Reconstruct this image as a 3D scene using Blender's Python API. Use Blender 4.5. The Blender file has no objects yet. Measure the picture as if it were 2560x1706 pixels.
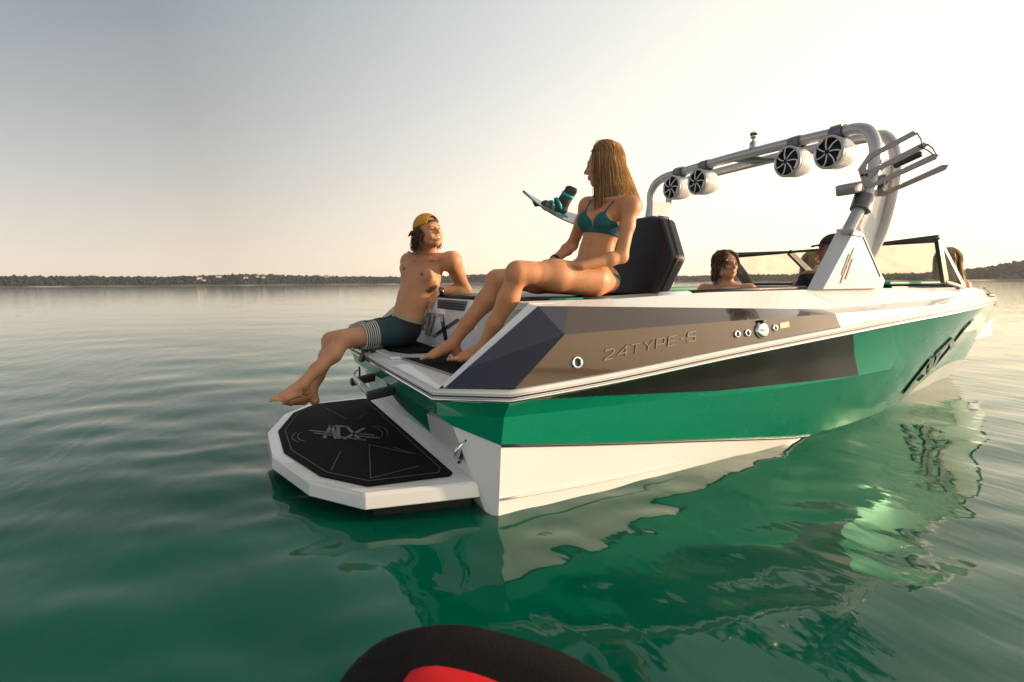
import bpy, math, random
import numpy as np
from mathutils import Vector, Matrix
scene = bpy.context.scene
R_ = math.radians
rng = np.random.default_rng(7)
random.seed(7)

# ------------------------------------------------------------------ camera
cam_d = bpy.data.cameras.new('camera')
cam = bpy.data.objects.new('camera', cam_d)
scene.collection.objects.link(cam)
CAM = Vector((-0.785, -3.52, 1.06))
yaw, pitch, roll = R_(64.43), R_(5.81), R_(-0.40)
fwd = Vector((math.cos(yaw)*math.cos(pitch), math.sin(yaw)*math.cos(pitch), -math.sin(pitch)))
right = Vector((math.sin(yaw), -math.cos(yaw), 0))
up = right.cross(fwd)
rr = math.cos(roll)*right + math.sin(roll)*up
uu = -math.sin(roll)*right + math.cos(roll)*up
M = Matrix((rr, uu, -fwd)).transposed().to_4x4()
M.translation = CAM
cam.matrix_world = M
cam_d.lens = 20.0; cam_d.sensor_width = 36.0
cam_d.clip_start = 0.05; cam_d.clip_end = 20000
cam_d.dof.use_dof = True; cam_d.dof.focus_distance = 3.9; cam_d.dof.aperture_fstop = 3.5
scene.camera = cam
scene.render.resolution_x = 1024; scene.render.resolution_y = 682

# ------------------------------------------------------------------ sky and sun
SUN_AZ, SUN_EL = -20.0, 7.0       # degrees from +X (bow) towards port, and above the horizon
w = bpy.data.worlds.new('World'); scene.world = w; w.use_nodes = True
nt = w.node_tree; nt.nodes.clear()
sky = nt.nodes.new('ShaderNodeTexSky'); sky.sky_type = 'NISHITA'; sky.sun_disc = False
sky.sun_elevation = R_(SUN_EL); sky.sun_rotation = R_(90 - SUN_AZ)
sky.altitude = 150; sky.air_density = 1.0; sky.dust_density = 4.0; sky.ozone_density = 1.0
bg = nt.nodes.new('ShaderNodeBackground'); bg.inputs['Strength'].default_value = 1.0
wo = nt.nodes.new('ShaderNodeOutputWorld')
sd = Vector((math.cos(R_(SUN_AZ))*math.cos(R_(SUN_EL)), math.sin(R_(SUN_AZ))*math.cos(R_(SUN_EL)), math.sin(R_(SUN_EL))))
def wmath(op, a, b=None, c=None):
    n = nt.nodes.new('ShaderNodeMath'); n.operation = op
    for i, v in enumerate((a, b, c)):
        if v is None: continue
        if isinstance(v, (int, float)): n.inputs[i].default_value = v
        else: nt.links.new(v, n.inputs[i])
    return n.outputs[0]
def wmix(f, a, b, mode='MIX'):
    n = nt.nodes.new('ShaderNodeMix'); n.data_type = 'RGBA'; n.blend_type = mode
    for k, v in (('Factor', f), ('A', a), ('B', b)):
        if isinstance(v, tuple): n.inputs[k].default_value = (*v, 1)
        elif isinstance(v, (int, float)): n.inputs[k].default_value = v
        else: nt.links.new(v, n.inputs[k])
    return n.outputs['Result']
def wscale(col, f):
    n = nt.nodes.new('ShaderNodeVectorMath'); n.operation = 'SCALE'
    if isinstance(col, tuple): n.inputs[0].default_value = col
    else: nt.links.new(col, n.inputs[0])
    if isinstance(f, (int, float)): n.inputs['Scale'].default_value = f
    else: nt.links.new(f, n.inputs['Scale'])
    return n.outputs[0]
# hazy evening sky: brightness falls off with the angle from the sun, haze warms towards the horizon
tcw = nt.nodes.new('ShaderNodeTexCoord')
nrm_ = nt.nodes.new('ShaderNodeVectorMath'); nrm_.operation = 'NORMALIZE'; nt.links.new(tcw.outputs['Generated'], nrm_.inputs[0])
dt = nt.nodes.new('ShaderNodeVectorMath'); dt.operation = 'DOT_PRODUCT'; nt.links.new(nrm_.outputs[0], dt.inputs[0]); dt.inputs[1].default_value = sd
sc_ = dt.outputs['Value']
sx_ = nt.nodes.new('ShaderNodeSeparateXYZ'); nt.links.new(nrm_.outputs[0], sx_.inputs[0]); ez = wmath('MAXIMUM', sx_.outputs['Z'], 0.0)
near = wmath('MULTIPLY_ADD', sc_, 0.8, 0.45); near = wmath('MINIMUM', wmath('MAXIMUM', near, 0.0), 1.0)
anti = wmath('MULTIPLY', wmath('MAXIMUM', wmath('MULTIPLY_ADD', sc_, -1.0, -0.35), 0.0), 0.85)
fall = wmath('EXPONENT', wmath('MULTIPLY', ez, wmath('MULTIPLY_ADD', near, 1.2, -1.85)))
logi = wmath('DIVIDE', 1.04, wmath('ADD', wmath('EXPONENT', wmath('MULTIPLY_ADD', sc_, -3.0, -0.6)), 1.0))
aur = wmath('MULTIPLY', wmath('POWER', wmath('MAXIMUM', wmath('MULTIPLY_ADD', sc_, 3.0, -2.0), 0.0), 2.0), 1.3)
Lz = wmath('MULTIPLY', wmath('ADD', wmath('ADD', logi, anti), aur), fall)
Lh = wmath('ADD', wmath('MULTIPLY', wmath('EXPONENT', wmath('MULTIPLY', sc_, 0.62)), 0.64), wmath('MULTIPLY', anti, 0.5))
zen = wmath('MINIMUM', wmath('MULTIPLY', ez, 1.9), 1.0)
hi = wscale(wmix(near, wmix(zen, (1.02, 0.985, 0.93), (0.74, 0.95, 1.16)), wmix(zen, (1.09, 0.975, 0.77), (1.02, 0.965, 0.83))), Lz)
lo = wscale(wmix(near, (1.13, 0.975, 0.80), (1.26, 0.96, 0.56)), Lh)
hz = wmath('EXPONENT', wmath('MULTIPLY', ez, -9.0))
grad = wmix(hz, hi, lo)
nis = wscale(sky.outputs[0], 0.12)
nt.links.new(wmix(0.10, grad, nis), bg.inputs['Color'])
nt.links.new(bg.outputs[0], wo.inputs['Surface'])
sun_d = bpy.data.lights.new('sun', 'SUN'); sun_d.energy = 4.2; sun_d.angle = R_(2.0)
sun_d.color = (1.0, 0.72, 0.46)
sun = bpy.data.objects.new('sun', sun_d); scene.collection.objects.link(sun)
sd = Vector((math.cos(R_(SUN_AZ))*math.cos(R_(SUN_EL)), math.sin(R_(SUN_AZ))*math.cos(R_(SUN_EL)), math.sin(R_(SUN_EL))))
sun.rotation_euler = sd.to_track_quat('Z', 'Y').to_euler()
vs = scene.view_settings
vs.view_transform = 'Standard'; vs.look = 'None'; vs.exposure = 0.76; vs.gamma = 1.0; vs.use_curve_mapping = False

# ------------------------------------------------------------------ materials
MATS = {}
def mat(name, base, rough=0.5, metal=0.0, coat=0.0, spec=0.5, var=0.08, scale=30.0, bump=0.0, bscale=80.0,
        flake=0.0, sss=0.0, trans=0.0, alpha=1.0, vcol=None, coat_rough=0.03):
    if name in MATS: return MATS[name]
    m = bpy.data.materials.new(name); m.use_nodes = True
    t = m.node_tree; b = t.nodes['Principled BSDF']
    b.inputs['Roughness'].default_value = rough; b.inputs['Metallic'].default_value = metal
    b.inputs['Coat Weight'].default_value = coat; b.inputs['Coat Roughness'].default_value = coat_rough
    b.inputs['Specular IOR Level'].default_value = spec
    b.inputs['Transmission Weight'].default_value = trans
    b.inputs['Alpha'].default_value = alpha
    tc = t.nodes.new('ShaderNodeTexCoord')
    n = t.nodes.new('ShaderNodeTexNoise'); n.inputs['Scale'].default_value = scale; n.inputs['Detail'].default_value = 4
    t.links.new(tc.outputs['Object'], n.inputs['Vector'])
    mp = t.nodes.new('ShaderNodeMapRange')
    mp.inputs['To Min'].default_value = 1 - var; mp.inputs['To Max'].default_value = 1 + var
    t.links.new(n.outputs['Fac'], mp.inputs['Value'])
    mul = t.nodes.new('ShaderNodeVectorMath'); mul.operation = 'SCALE'
    if vcol:
        a = t.nodes.new('ShaderNodeAttribute'); a.attribute_name = vcol
        t.links.new(a.outputs['Color'], mul.inputs[0])
    else:
        mul.inputs[0].default_value = base[:3]
    t.links.new(mp.outputs[0], mul.inputs['Scale'])
    last = mul.outputs[0]
    if flake > 0:
        vo = t.nodes.new('ShaderNodeTexVoronoi'); vo.inputs['Scale'].default_value = 420
        t.links.new(tc.outputs['Object'], vo.inputs['Vector'])
        mr = t.nodes.new('ShaderNodeMapRange'); mr.inputs['To Min'].default_value = 1 - flake; mr.inputs['To Max'].default_value = 1 + flake
        sx = t.nodes.new('ShaderNodeSeparateColor'); t.links.new(vo.outputs['Color'], sx.inputs[0])
        t.links.new(sx.outputs[0], mr.inputs['Value'])
        m2 = t.nodes.new('ShaderNodeVectorMath'); m2.operation = 'SCALE'
        t.links.new(last, m2.inputs[0]); t.links.new(mr.outputs[0], m2.inputs['Scale']); last = m2.outputs[0]
    t.links.new(last, b.inputs['Base Color'])
    rm = t.nodes.new('ShaderNodeMapRange'); rm.inputs['To Min'].default_value = max(rough*0.8, 0.0); rm.inputs['To Max'].default_value = min(rough*1.2, 1)
    t.links.new(n.outputs['Fac'], rm.inputs['Value']); t.links.new(rm.outputs[0], b.inputs['Roughness'])
    if sss > 0:
        b.inputs['Subsurface Weight'].default_value = sss
        b.inputs['Subsurface Radius'].default_value = (1.0, 0.35, 0.2); b.inputs['Subsurface Scale'].default_value = 0.012
    if bump > 0:
        n2 = t.nodes.new('ShaderNodeTexNoise'); n2.inputs['Scale'].default_value = bscale; n2.inputs['Detail'].default_value = 3
        t.links.new(tc.outputs['Object'], n2.inputs['Vector'])
        bp = t.nodes.new('ShaderNodeBump'); bp.inputs['Strength'].default_value = bump; bp.inputs['Distance'].default_value = 0.01
        t.links.new(n2.outputs['Fac'], bp.inputs['Height']); t.links.new(bp.outputs[0], b.inputs['Normal'])
    MATS[name] = m
    return m

WHITE = mat('white_gelcoat', (0.78, 0.77, 0.76), 0.25, coat=0.6, var=0.03, scale=3)
GREEN = mat('green_flake_gelcoat', (0.0, 0.32, 0.18), 0.28, metal=0.35, coat=1.0, var=0.10, scale=2.0, flake=0.18)
BLACK_SKYTINT = mat('black_gelcoat_sky_tint', (0.030, 0.030, 0.046), 0.2, metal=0.5, coat=0.8, var=0.1, scale=2.0, flake=0.3)  # the side panel's black, with its dark blue sky reflection painted into the colour
BLACK2 = mat('dark_hull_gelcoat', (0.030, 0.022, 0.018), 0.16, metal=0.4, coat=1.0, var=0.10, scale=2.0, flake=0.25)
BLACK = mat('black_flake_gelcoat', (0.078, 0.054, 0.041), 0.15, metal=0.75, coat=1.0, var=0.10, scale=2.0, flake=0.35)
GREY = mat('silver_tower_paint', (0.50, 0.475, 0.485), 0.32, metal=0.35, coat=0.4, var=0.04, scale=5)
RACKGREY = mat('silver_rack_metal', (0.30, 0.29, 0.30), 0.36, metal=0.5, var=0.06)
DKGREY = mat('grey_anodised_metal', (0.17, 0.16, 0.17), 0.38, metal=0.5, var=0.06)
CHROME = mat('polished_steel', (0.75, 0.74, 0.72), 0.12, metal=1.0, var=0.03)
PAD = mat('black_foam_pad', (0.007, 0.006, 0.007), 0.8, spec=0.12, var=0.25, scale=60, bump=0.25, bscale=400)
GROOVE = mat('pale_pad_groove', (0.32, 0.30, 0.27), 0.7)
VINYL = mat('black_vinyl', (0.010, 0.010, 0.015), 0.42, spec=0.3, var=0.2, scale=12, bump=0.12, bscale=300)
TEAL = mat('teal_vinyl', (0.0, 0.30, 0.19), 0.45, var=0.08, bump=0.1, bscale=250)
RUBBER = mat('black_rubber', (0.015, 0.015, 0.016), 0.5, var=0.15)
DEEPGREY = mat('grey_vent', (0.09, 0.09, 0.10), 0.5)
CONE = mat('speaker_cone', (0.012, 0.012, 0.014), 0.55, var=0.2)

# ------------------------------------------------------------------ mesh helpers
COL = scene.collection
def link(name, verts, faces, m, parent=None, smooth=True, mats=None, midx=None):
    me = bpy.data.meshes.new(name)
    me.from_pydata([tuple(map(float, v)) for v in verts], [], [tuple(int(i) for i in f) for f in faces])
    for mm in (mats or [m]): me.materials.append(mm)
    if midx is not None: me.polygons.foreach_set('material_index', np.asarray(midx, dtype=np.int32))
    me.polygons.foreach_set('use_smooth', np.full(len(me.polygons), smooth))
    me.update()
    o = bpy.data.objects.new(name, me); COL.objects.link(o)
    if parent: o.parent = parent
    return o
def empty(name, loc=(0, 0, 0), label=None, cat=None, group=None):
    o = bpy.data.objects.new(name, None); o.location = loc; o.empty_display_size = 0.1
    COL.objects.link(o); tag(o, label, cat, group)
    return o
def tag(o, label=None, cat=None, group=None, kind=None):
    for k, v in (('label', label), ('category', cat), ('group', group), ('kind', kind)):
        if v: o[k] = v
    return o
class MB:
    def __init__(s): s.v = []; s.f = []
    def add(s, v, f):
        n = len(s.v); s.v += [tuple(map(float, p)) for p in v]; s.f += [tuple(i+n for i in q) for q in f]; return s
    def build(s, name, m, parent=None, smooth=True): return link(name, s.v, s.f, m, parent, smooth)
    def grid(s, rows, flip=False):
        rows = [list(r) for r in rows]; n = len(rows[0]); v = [p for r in rows for p in r]; f = []
        for i in range(len(rows)-1):
            for j in range(n-1):
                q = (i*n+j, i*n+j+1, (i+1)*n+j+1, (i+1)*n+j)
                f.append(q[::-1] if flip else q)
        return s.add(v, f)
    def strips(s, rows, flip=False):          # crease between each pair of rows
        for a, b in zip(rows[:-1], rows[1:]): s.grid([a, b], flip)
        return s
    def tube(s, path, r, n=12, caps=True, flat=1.0):
        P = [Vector(p) for p in path]; k = len(P); rad = r if hasattr(r, '__len__') else [r]*k
        T = [((P[min(i+1, k-1)]-P[max(i-1, 0)]).normalized()) for i in range(k)]
        ref = Vector((0, 0, 1)) if abs(T[0].z) < 0.9 else Vector((1, 0, 0))
        a = T[0].cross(ref).normalized(); v = []
        for i in range(k):
            a = (a - T[i]*a.dot(T[i])).normalized(); b = T[i].cross(a)
            for j in range(n):
                th = 2*math.pi*j/n
                v.append(P[i] + a*math.cos(th)*rad[i] + b*math.sin(th)*rad[i]*flat)
        f = [(i*n+j, i*n+(j+1) % n, (i+1)*n+(j+1) % n, (i+1)*n+j) for i in range(k-1) for j in range(n)]
        if caps: f += [tuple(range(n-1, -1, -1)), tuple(range((k-1)*n, k*n))]
        return s.add(v, f)
    def lathe(s, prof, o, axis, n=24):        # prof: list of (distance along axis, radius)
        ax = Vector(axis).normalized(); ref = Vector((0, 0, 1)) if abs(ax.z) < 0.9 else Vector((1, 0, 0))
        a = ax.cross(ref).normalized(); b = ax.cross(a); o = Vector(o); v = []
        for d, r in prof:
            for j in range(n):
                th = 2*math.pi*j/n; v.append(o + ax*d + (a*math.cos(th)+b*math.sin(th))*r)
        f = [(i*n+j, (i+1)*n+j, (i+1)*n+(j+1) % n, i*n+(j+1) % n) for i in range(len(prof)-1) for j in range(n)]
        return s.add(v, f)
    def prism(s, poly, d):                    # poly: 3D points in order, d: extrusion vector
        d = Vector(d); n = len(poly); v = [Vector(p) for p in poly]; v += [p+d for p in v[:n]]
        f = [tuple(range(n-1, -1, -1)), tuple(range(n, 2*n))] + [(i, (i+1) % n, n+(i+1) % n, n+i) for i in range(n)]
        return s.add(v, f)
    def box(s, c, size, rot=None):
        c = Vector(c); x, y, z = (a/2 for a in size)
        v = [Vector((sx*x, sy*y, sz*z)) for sx in (-1, 1) for sy in (-1, 1) for sz in (-1, 1)]
        if rot is not None: v = [rot @ p for p in v]
        return s.add([c+p for p in v], [(0, 1, 3, 2), (4, 6, 7, 5), (0, 4, 5, 1), (2, 3, 7, 6), (0, 2, 6, 4), (1, 5, 7, 3)])
def bevel(o, wd=0.006, seg=2, ang=35):
    b = o.modifiers.new('bevel', 'BEVEL'); b.width = wd; b.segments = seg; b.limit_method = 'ANGLE'; b.angle_limit = R_(ang)
    b.harden_normals = False
    return o
def cr(pts, n, closed=False):                 # Catmull-Rom resample
    P = np.array(pts, float); k = len(P); d = np.r_[0, np.cumsum(np.linalg.norm(np.diff(P, axis=0), axis=1))]
    T = np.gradient(P, d, axis=0) if k > 2 else np.repeat((P[1:]-P[:1])/d[-1], 2, 0)
    s = np.linspace(0, d[-1], n); i = np.clip(np.searchsorted(d, s, 'right')-1, 0, k-2)
    h = d[i+1]-d[i]; t = ((s-d[i])/h)[:, None]; h = h[:, None]
    return P[i]*(1+2*t)*(1-t)**2 + T[i]*h*t*(1-t)**2 + P[i+1]*t*t*(3-2*t) + T[i+1]*h*t*t*(t-1)
def mir(p): return (p[0], -p[1], p[2])

# ------------------------------------------------------------------ water
def build_water():
    N = 620; u = np.linspace(-1, 1, N); k = 9.2; S = 5200
    sp = S*np.sinh(k*u)/math.sinh(k); X = sp + 0.6; Y = sp - 1.2
    dX = np.gradient(X); dY = np.gradient(Y)
    gx, gy = np.meshgrid(X, Y, indexing='ij')
    sx, sy = np.meshgrid(dX, dY, indexing='ij'); ss = np.maximum(sx, sy)
    z = np.zeros_like(gx)
    r = np.random.default_rng(11)
    for i in range(90):
        lam = 10**r.uniform(-0.75, 0.6); th = R_(64.0) + r.normal(0, 0.62) + (math.pi if r.random() < 0.5 else 0)
        amp = (0.0016 if lam < 0.45 else 0.0012)*lam**(0.95 if lam < 1.0 else 0.5)*(1 if lam < 1.0 else 0.6); kx = 2*math.pi/lam
        ph = r.uniform(0, 6.28)
        wob = 0.6*np.sin(gx/lam*0.37 + ph) + 0.6*np.sin(gy/lam*0.31 + 2*ph)
        fade = np.clip(1.6 - 4.2*ss/lam, 0, 1)
        z += amp*fade*np.sin(kx*(gx*math.cos(th) + gy*math.sin(th)) + ph + wob)
    # rings spreading from the swim platform
    d = np.hypot(gx+0.9, gy-0.6); z += 0.003*np.sin(2*math.pi*d/0.62)*np.exp(-((d-1.9)/1.5)**2)*np.clip(1.6-4*ss/0.62, 0, 1)
    V = np.stack([gx, gy, z], -1).reshape(-1, 3)
    idx = np.arange(N*N).reshape(N, N)
    F = np.stack([idx[:-1, :-1], idx[1:, :-1], idx[1:, 1:], idx[:-1, 1:]], -1).reshape(-1, 4)
    rim = np.r_[idx[:, 0], idx[-1, 1:], idx[-2::-1, -1], idx[0, -2:0:-1]]
    base = len(V); B = V[rim].copy(); B[:, 2] = -12; V = np.r_[V, B]; m = len(rim)
    nx = np.r_[np.arange(1, m), 0]
    Fs = np.stack([rim, np.arange(m)+base, nx+base, rim[nx]], -1)
    me = bpy.data.meshes.new('lake_water')
    faces = F.tolist() + Fs.tolist() + [list(range(base+m-1, base-1, -1))]
    me.from_pydata(V.tolist(), [], faces)
    me.polygons.foreach_set('use_smooth', np.full(len(faces), True)); me.update()
    o = bpy.data.objects.new('lake_water', me); COL.objects.link(o); tag(o, kind='structure')
    m = bpy.data.materials.new('green_lake_water'); m.use_nodes = True; t = m.node_tree; t.nodes.clear()
    out = t.nodes.new('ShaderNodeOutputMaterial'); tc = t.nodes.new('ShaderNodeTexCoord')
    bump = None
    for sc, st, dist, stretch in ((0.35, 0.22, 0.05, 1.7), (2.6, 0.42, 0.016, 1.9), (8.0, 0.42, 0.0045, 1.5)):
        mp = t.nodes.new('ShaderNodeMapping'); mp.inputs['Rotation'].default_value = (0, 0, R_(-64)); mp.inputs['Scale'].default_value = (stretch, 1/stretch, 1)
        n = t.nodes.new('ShaderNodeTexNoise'); n.inputs['Scale'].default_value = sc; n.inputs['Detail'].default_value = 2.0; n.inputs['Roughness'].default_value = 0.4
        n.inputs['Distortion'].default_value = 0.5
        t.links.new(tc.outputs['Object'], mp.inputs[0]); t.links.new(mp.outputs[0], n.inputs['Vector'])
        bp = t.nodes.new('ShaderNodeBump'); bp.inputs['Strength'].default_value = st; bp.inputs['Distance'].default_value = dist
        t.links.new(n.outputs['Fac'], bp.inputs['Height'])
        if bump: t.links.new(bump.outputs[0], bp.inputs['Normal'])
        bump = bp
    fr = t.nodes.new('ShaderNodeFresnel'); fr.inputs['IOR'].default_value = 1.333
    gl = t.nodes.new('ShaderNodeBsdfGlossy'); gl.inputs['Roughness'].default_value = 0.035; gl.inputs['Color'].default_value = (1, 1, 1, 1)
    df = t.nodes.new('ShaderNodeBsdfDiffuse'); df.inputs['Color'].default_value = (0.0, 0.165, 0.098, 1)
    tr = t.nodes.new('ShaderNodeBsdfTransparent'); tr.inputs['Color'].default_value = (0.75, 0.95, 0.88, 1)
    mx = t.nodes.new('ShaderNodeMixShader'); mx.inputs[0].default_value = 0.5
    m2 = t.nodes.new('ShaderNodeMixShader')
    for nd in (fr, gl): t.links.new(bump.outputs[0], nd.inputs['Normal'])
    t.links.new(tr.outputs[0], mx.inputs[1]); t.links.new(df.outputs[0], mx.inputs[2])
    t.links.new(fr.outputs[0], m2.inputs[0]); t.links.new(mx.outputs[0], m2.inputs[1]); t.links.new(gl.outputs[0], m2.inputs[2])
    t.links.new(m2.outputs[0], out.inputs['Surface'])
    va = t.nodes.new('ShaderNodeVolumeAbsorption'); va.inputs['Color'].default_value = (0.05, 0.72, 0.5, 1); va.inputs['Density'].default_value = 4.0
    t.links.new(va.outputs[0], out.inputs['Volume'])
    me.materials.append(m)
build_water()

# ------------------------------------------------------------------ far shore
def pix_az(px): return yaw - math.atan((px-1280)/1422.2)
def build_shore():
    HILL = mat('far_hill_scrub', (0.012, 0.022, 0.024), 0.95, var=0.5, scale=0.03)
    SAND = mat('far_beach', (0.14, 0.11, 0.075), 0.95, var=0.35, scale=0.03)
    LEAF = mat('far_tree_leaves', (0.009, 0.022, 0.026), 0.9, var=0.6, scale=0.02)
    # (pixel column, ridge height in metres, distance)
    prof = [(-500, 25, 1200), (0, 23.5, 1200), (250, 24, 1200), (420, 22, 1200), (540, 26.5, 1200), (620, 30, 1200), (720, 28.5, 1250),
            (830, 25, 1300), (1000, 24, 1400), (1100, 29, 1500), (1200, 34, 1500), (1290, 28, 1500), (1450, 24, 1550), (1640, 23, 1600), (1760, 23, 1600), (1880, 26, 1600),
            (1980, 24, 1600), (2150, 18, 1500), (2330, 20, 1250), (2420, 25, 1150), (2480, 32, 1100), (2530, 40, 1100), (2620, 42, 1100), (2800, 40, 1100)]
    pa = np.array([(pix_az(p), h, d) for p, h, d in prof])[::-1]
    back = [(a, 22+9*math.sin(a*7), 1250+150*math.sin(a*3)) for a in np.linspace(pa[0, 0]-.1, pa[-1, 0]-2*math.pi+.1, 40)][::-1]
    pa = np.array(back + [tuple(q) for q in pa])
    pa = np.vstack([pa, [pa[0, 0]+2*math.pi, pa[0, 1], pa[0, 2]]])
    r = np.random.default_rng(3)
    n = 2200; az = np.linspace(pa[0, 0], pa[-1, 0], n)
    h = np.interp(az, pa[:, 0], pa[:, 1]); d = np.interp(az, pa[:, 0], pa[:, 2])
    jag = sum(a*np.sin(az*f+p) for a, f, p in [(0.8, 97, 0), (0.6, 211, 1), (0.5, 433, 2)])
    hh = h*0.68 + jag*0.5
    C = np.array([math.cos(0), 0])
    def ring(dd, zz): return np.stack([CAM.x+np.cos(az)*dd, CAM.y+np.sin(az)*dd, zz], -1)
    z0 = np.zeros(n)
    beach = MB().grid([ring(d-14, z0-1.0), ring(d, z0+0.5+0.5*np.sin(az*80)+0.4*np.sin(az*37)), ring(d+6, z0+1.3+0.7*np.sin(az*55)+.5*np.sin(az*23))]).build('shoreline_beach', SAND)
    tag(beach, kind='structure')
    rows = [ring(d+4, z0+1.0)]
    for f in (0.25, 0.5, 0.75, 1.0): rows.append(ring(d+6+f*130, hh*f**0.8 + 0.8*np.sin(az*150+f*9)))
    rows.append(ring(d+500, hh*0.5)); 
    tag(MB().grid(rows).build('far_hills', HILL), kind='structure')
    # scrub oaks on the hills, one far wood
    V = []; F = []
    ico = [(0, 0, 1), (.89, 0, .45), (.28, .85, .45), (-.72, .53, .45), (-.72, -.53, .45), (.28, -.85, .45), (.72, .53, -.35), (-.28, .85, -.35), (-.89, 0, -.35), (-.28, -.85, -.35), (.72, -.53, -.35)]
    ico = np.array(ico)
    icf = [(0, 1, 2), (0, 2, 3), (0, 3, 4), (0, 4, 5), (0, 5, 1), (1, 6, 2), (2, 7, 3), (3, 8, 4), (4, 9, 5), (5, 10, 1), (2, 6, 7), (3, 7, 8), (4, 8, 9), (5, 9, 10), (1, 10, 6)]
    cnt = 9000
    a = r.uniform(R_(12), R_(114), cnt); f = r.uniform(0.02, 1.03, cnt)**0.9
    dd = np.interp(a, az, d); hz = np.interp(a, az, hh)
    for i in range(cnt):
        s = r.uniform(2.0, 4.2)*(1.0 if f[i] > .15 else .7)
        zz = hz[i]*f[i]**0.8 if f[i] < 1 else hz[i]
        c = np.array([CAM.x+math.cos(a[i])*(dd[i]+8+f[i]*130), CAM.y+math.sin(a[i])*(dd[i]+8+f[i]*130), zz + s*0.35])
        v = ico*r.uniform(0.7, 1.25, (11, 1))*np.array([s*1.15, s*1.15, s*r.uniform(.75, 1.15)]) + c
        b = len(V); V += v.tolist(); F += [(x+b, y+b, q+b) for x, y, q in icf]
    o = link('far_wood', V, F, LEAF, smooth=False); tag(o, 'dark scrub oak woodland covering the hills across the lake', 'woodland', kind='stuff')
    # houses among the trees
    WALL = mat('pale_house_wall', (0.62, 0.55, 0.45), 0.9, var=0.08); ROOF = mat('brown_house_roof', (0.16, 0.12, 0.10), 0.9, var=0.15)
    houses = [(505, .60, 9, 'pale house at the left end of the tallest rise on the far left shore'),
              (515, .36, 7, 'low pale house below the leftmost hill house, near the left shore'),
              (553, .74, 10, 'second pale house along the crest of the left shore hill'),
              (620, .55, 8, 'third pale house, half way up the left shore hill'),
              (649, .74, 7, 'small pale house just right of the middle of the left hill crest'),
              (664, .70, 7, 'smallest pale house right of its twin on the left hill'),
              (820, .86, 9, 'lone pale house on the ridge left of the reclining man'),
              (1173, .74, 6, 'pale house on the hill just right of the reclining man\'s elbow'),
              (1218, .50, 7, 'pale house on the hill above the seated woman\'s far knee')]
    for px, f, s, lb in houses:
        a0 = pix_az(px); dd = np.interp(a0, az, d); zz = np.interp(a0, az, hh)*f**0.8
        D = dd + 6 + f*130 - 9
        b = MB(); wv = s; hv = s*0.42; g = s*0.62
        pts = [(-wv/2, -g/2, -1), (wv/2, -g/2, -1), (wv/2, g/2, -1), (-wv/2, g/2, -1), (-wv/2, -g/2, hv), (wv/2, -g/2, hv), (wv/2, g/2, hv), (-wv/2, g/2, hv), (-wv/2, 0, hv*1.55), (wv/2, 0, hv*1.55)]
        fc = [(0, 1, 5, 4), (1, 2, 6, 5), (2, 3, 7, 6), (3, 0, 4, 7), (5, 6, 9), (7, 4, 8)]
        e = empty('hillside_house', (CAM.x+math.cos(a0)*D, CAM.y+math.sin(a0)*D, zz+0.8), lb, 'house', 'houses on the hills across the lake')
        e.rotation_euler[2] = a0 - math.pi/2
        b.add(pts, fc).build('wall', WALL, e, False)
        ov = 0.4
        MB().add([(-wv/2-ov, -g/2-ov, hv-.2), (wv/2+ov, -g/2-ov, hv-.2), (wv/2+ov, 0, hv*1.58), (-wv/2-ov, 0, hv*1.58), (wv/2+ov, g/2+ov, hv-.2), (-wv/2-ov, g/2+ov, hv-.2)],
                 [(0, 1, 2, 3), (3, 2, 4, 5)]).build('roof', ROOF, e, False)
build_shore()
# ------------------------------------------------------------------ the boat (X forward, Y port, Z up from the water)
boat = empty('wake_boat', (0, 0, 0), 'green, black and white wake boat with speaker tower, floating on the calm lake', 'boat')
def S(c): return [(x, -h, z) for x, h, z in c]      # starboard
RAIL = [(.28, 1.275, .538), (.77, 1.275, .572), (1.52, 1.275, .644), (2.55, 1.275, .735), (3.2, 1.27, .79), (3.8, 1.235, .83), (4.4, 1.12, .855), (5.0, .90, .86), (5.6, .645, .85), (6.2, .385, .825), (6.7, .165, .79), (7.0, .035, .765), (7.07, 0, .761)]
KNUC = [(.28, 1.205, .45), (1.0, 1.21, .445), (1.8, 1.205, .43), (2.85, 1.17, .44), (3.6, 1.08, .46), (4.3, .90, .48), (5.0, .66, .50), (5.7, .42, .51), (6.3, .215, .51), (6.7, .07, .49), (6.86, 0, .50)]
CHIN = [(.27, 1.192, .316), (.9, 1.175, .24), (1.62, 1.12, .152), (2.1, 1.06, .085), (2.6, .965, .012), (3.3, .83, -.03), (4.285, .60, .0), (4.85, .45, .09), (5.45, .31, .19), (6.0, .17, .21), (6.52, 0, .17)]
BOTT = [(.235, 1.225, -.06), (1.1, 1.15, -.06), (2.3, .99, -.07), (2.7, .93, -.10), (3.3, .78, -.13), (4.285, .50, -.09), (5.0, .33, -.03), (5.6, .17, .0), (6.0, .06, .0), (6.238, 0, 0)]
KEEL = [(.2, .0, -.45), (3, 0, -.42), (4.5, 0, -.35), (5.4, 0, -.25), (6.0, 0, -.1)]
NS = 60
cR, cK, cC, cB, cL = (cr(S(c), NS) for c in (RAIL, KNUC, CHIN, BOTT, KEEL))
cM = cr([((a[0]+b[0])/2, -((a[1]+b[1])/2 - .012), (a[2]+b[2])/2) for a, b in zip([r for r in RAIL if 1], [(x, np.interp(x, [k[0] for k in KNUC], [k[1] for k in KNUC]), np.interp(x, [k[0] for k in KNUC], [k[2] for k in KNUC])) for x, _, _ in RAIL])][:-1] + [(6.965, 0, .63)], NS)
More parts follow.
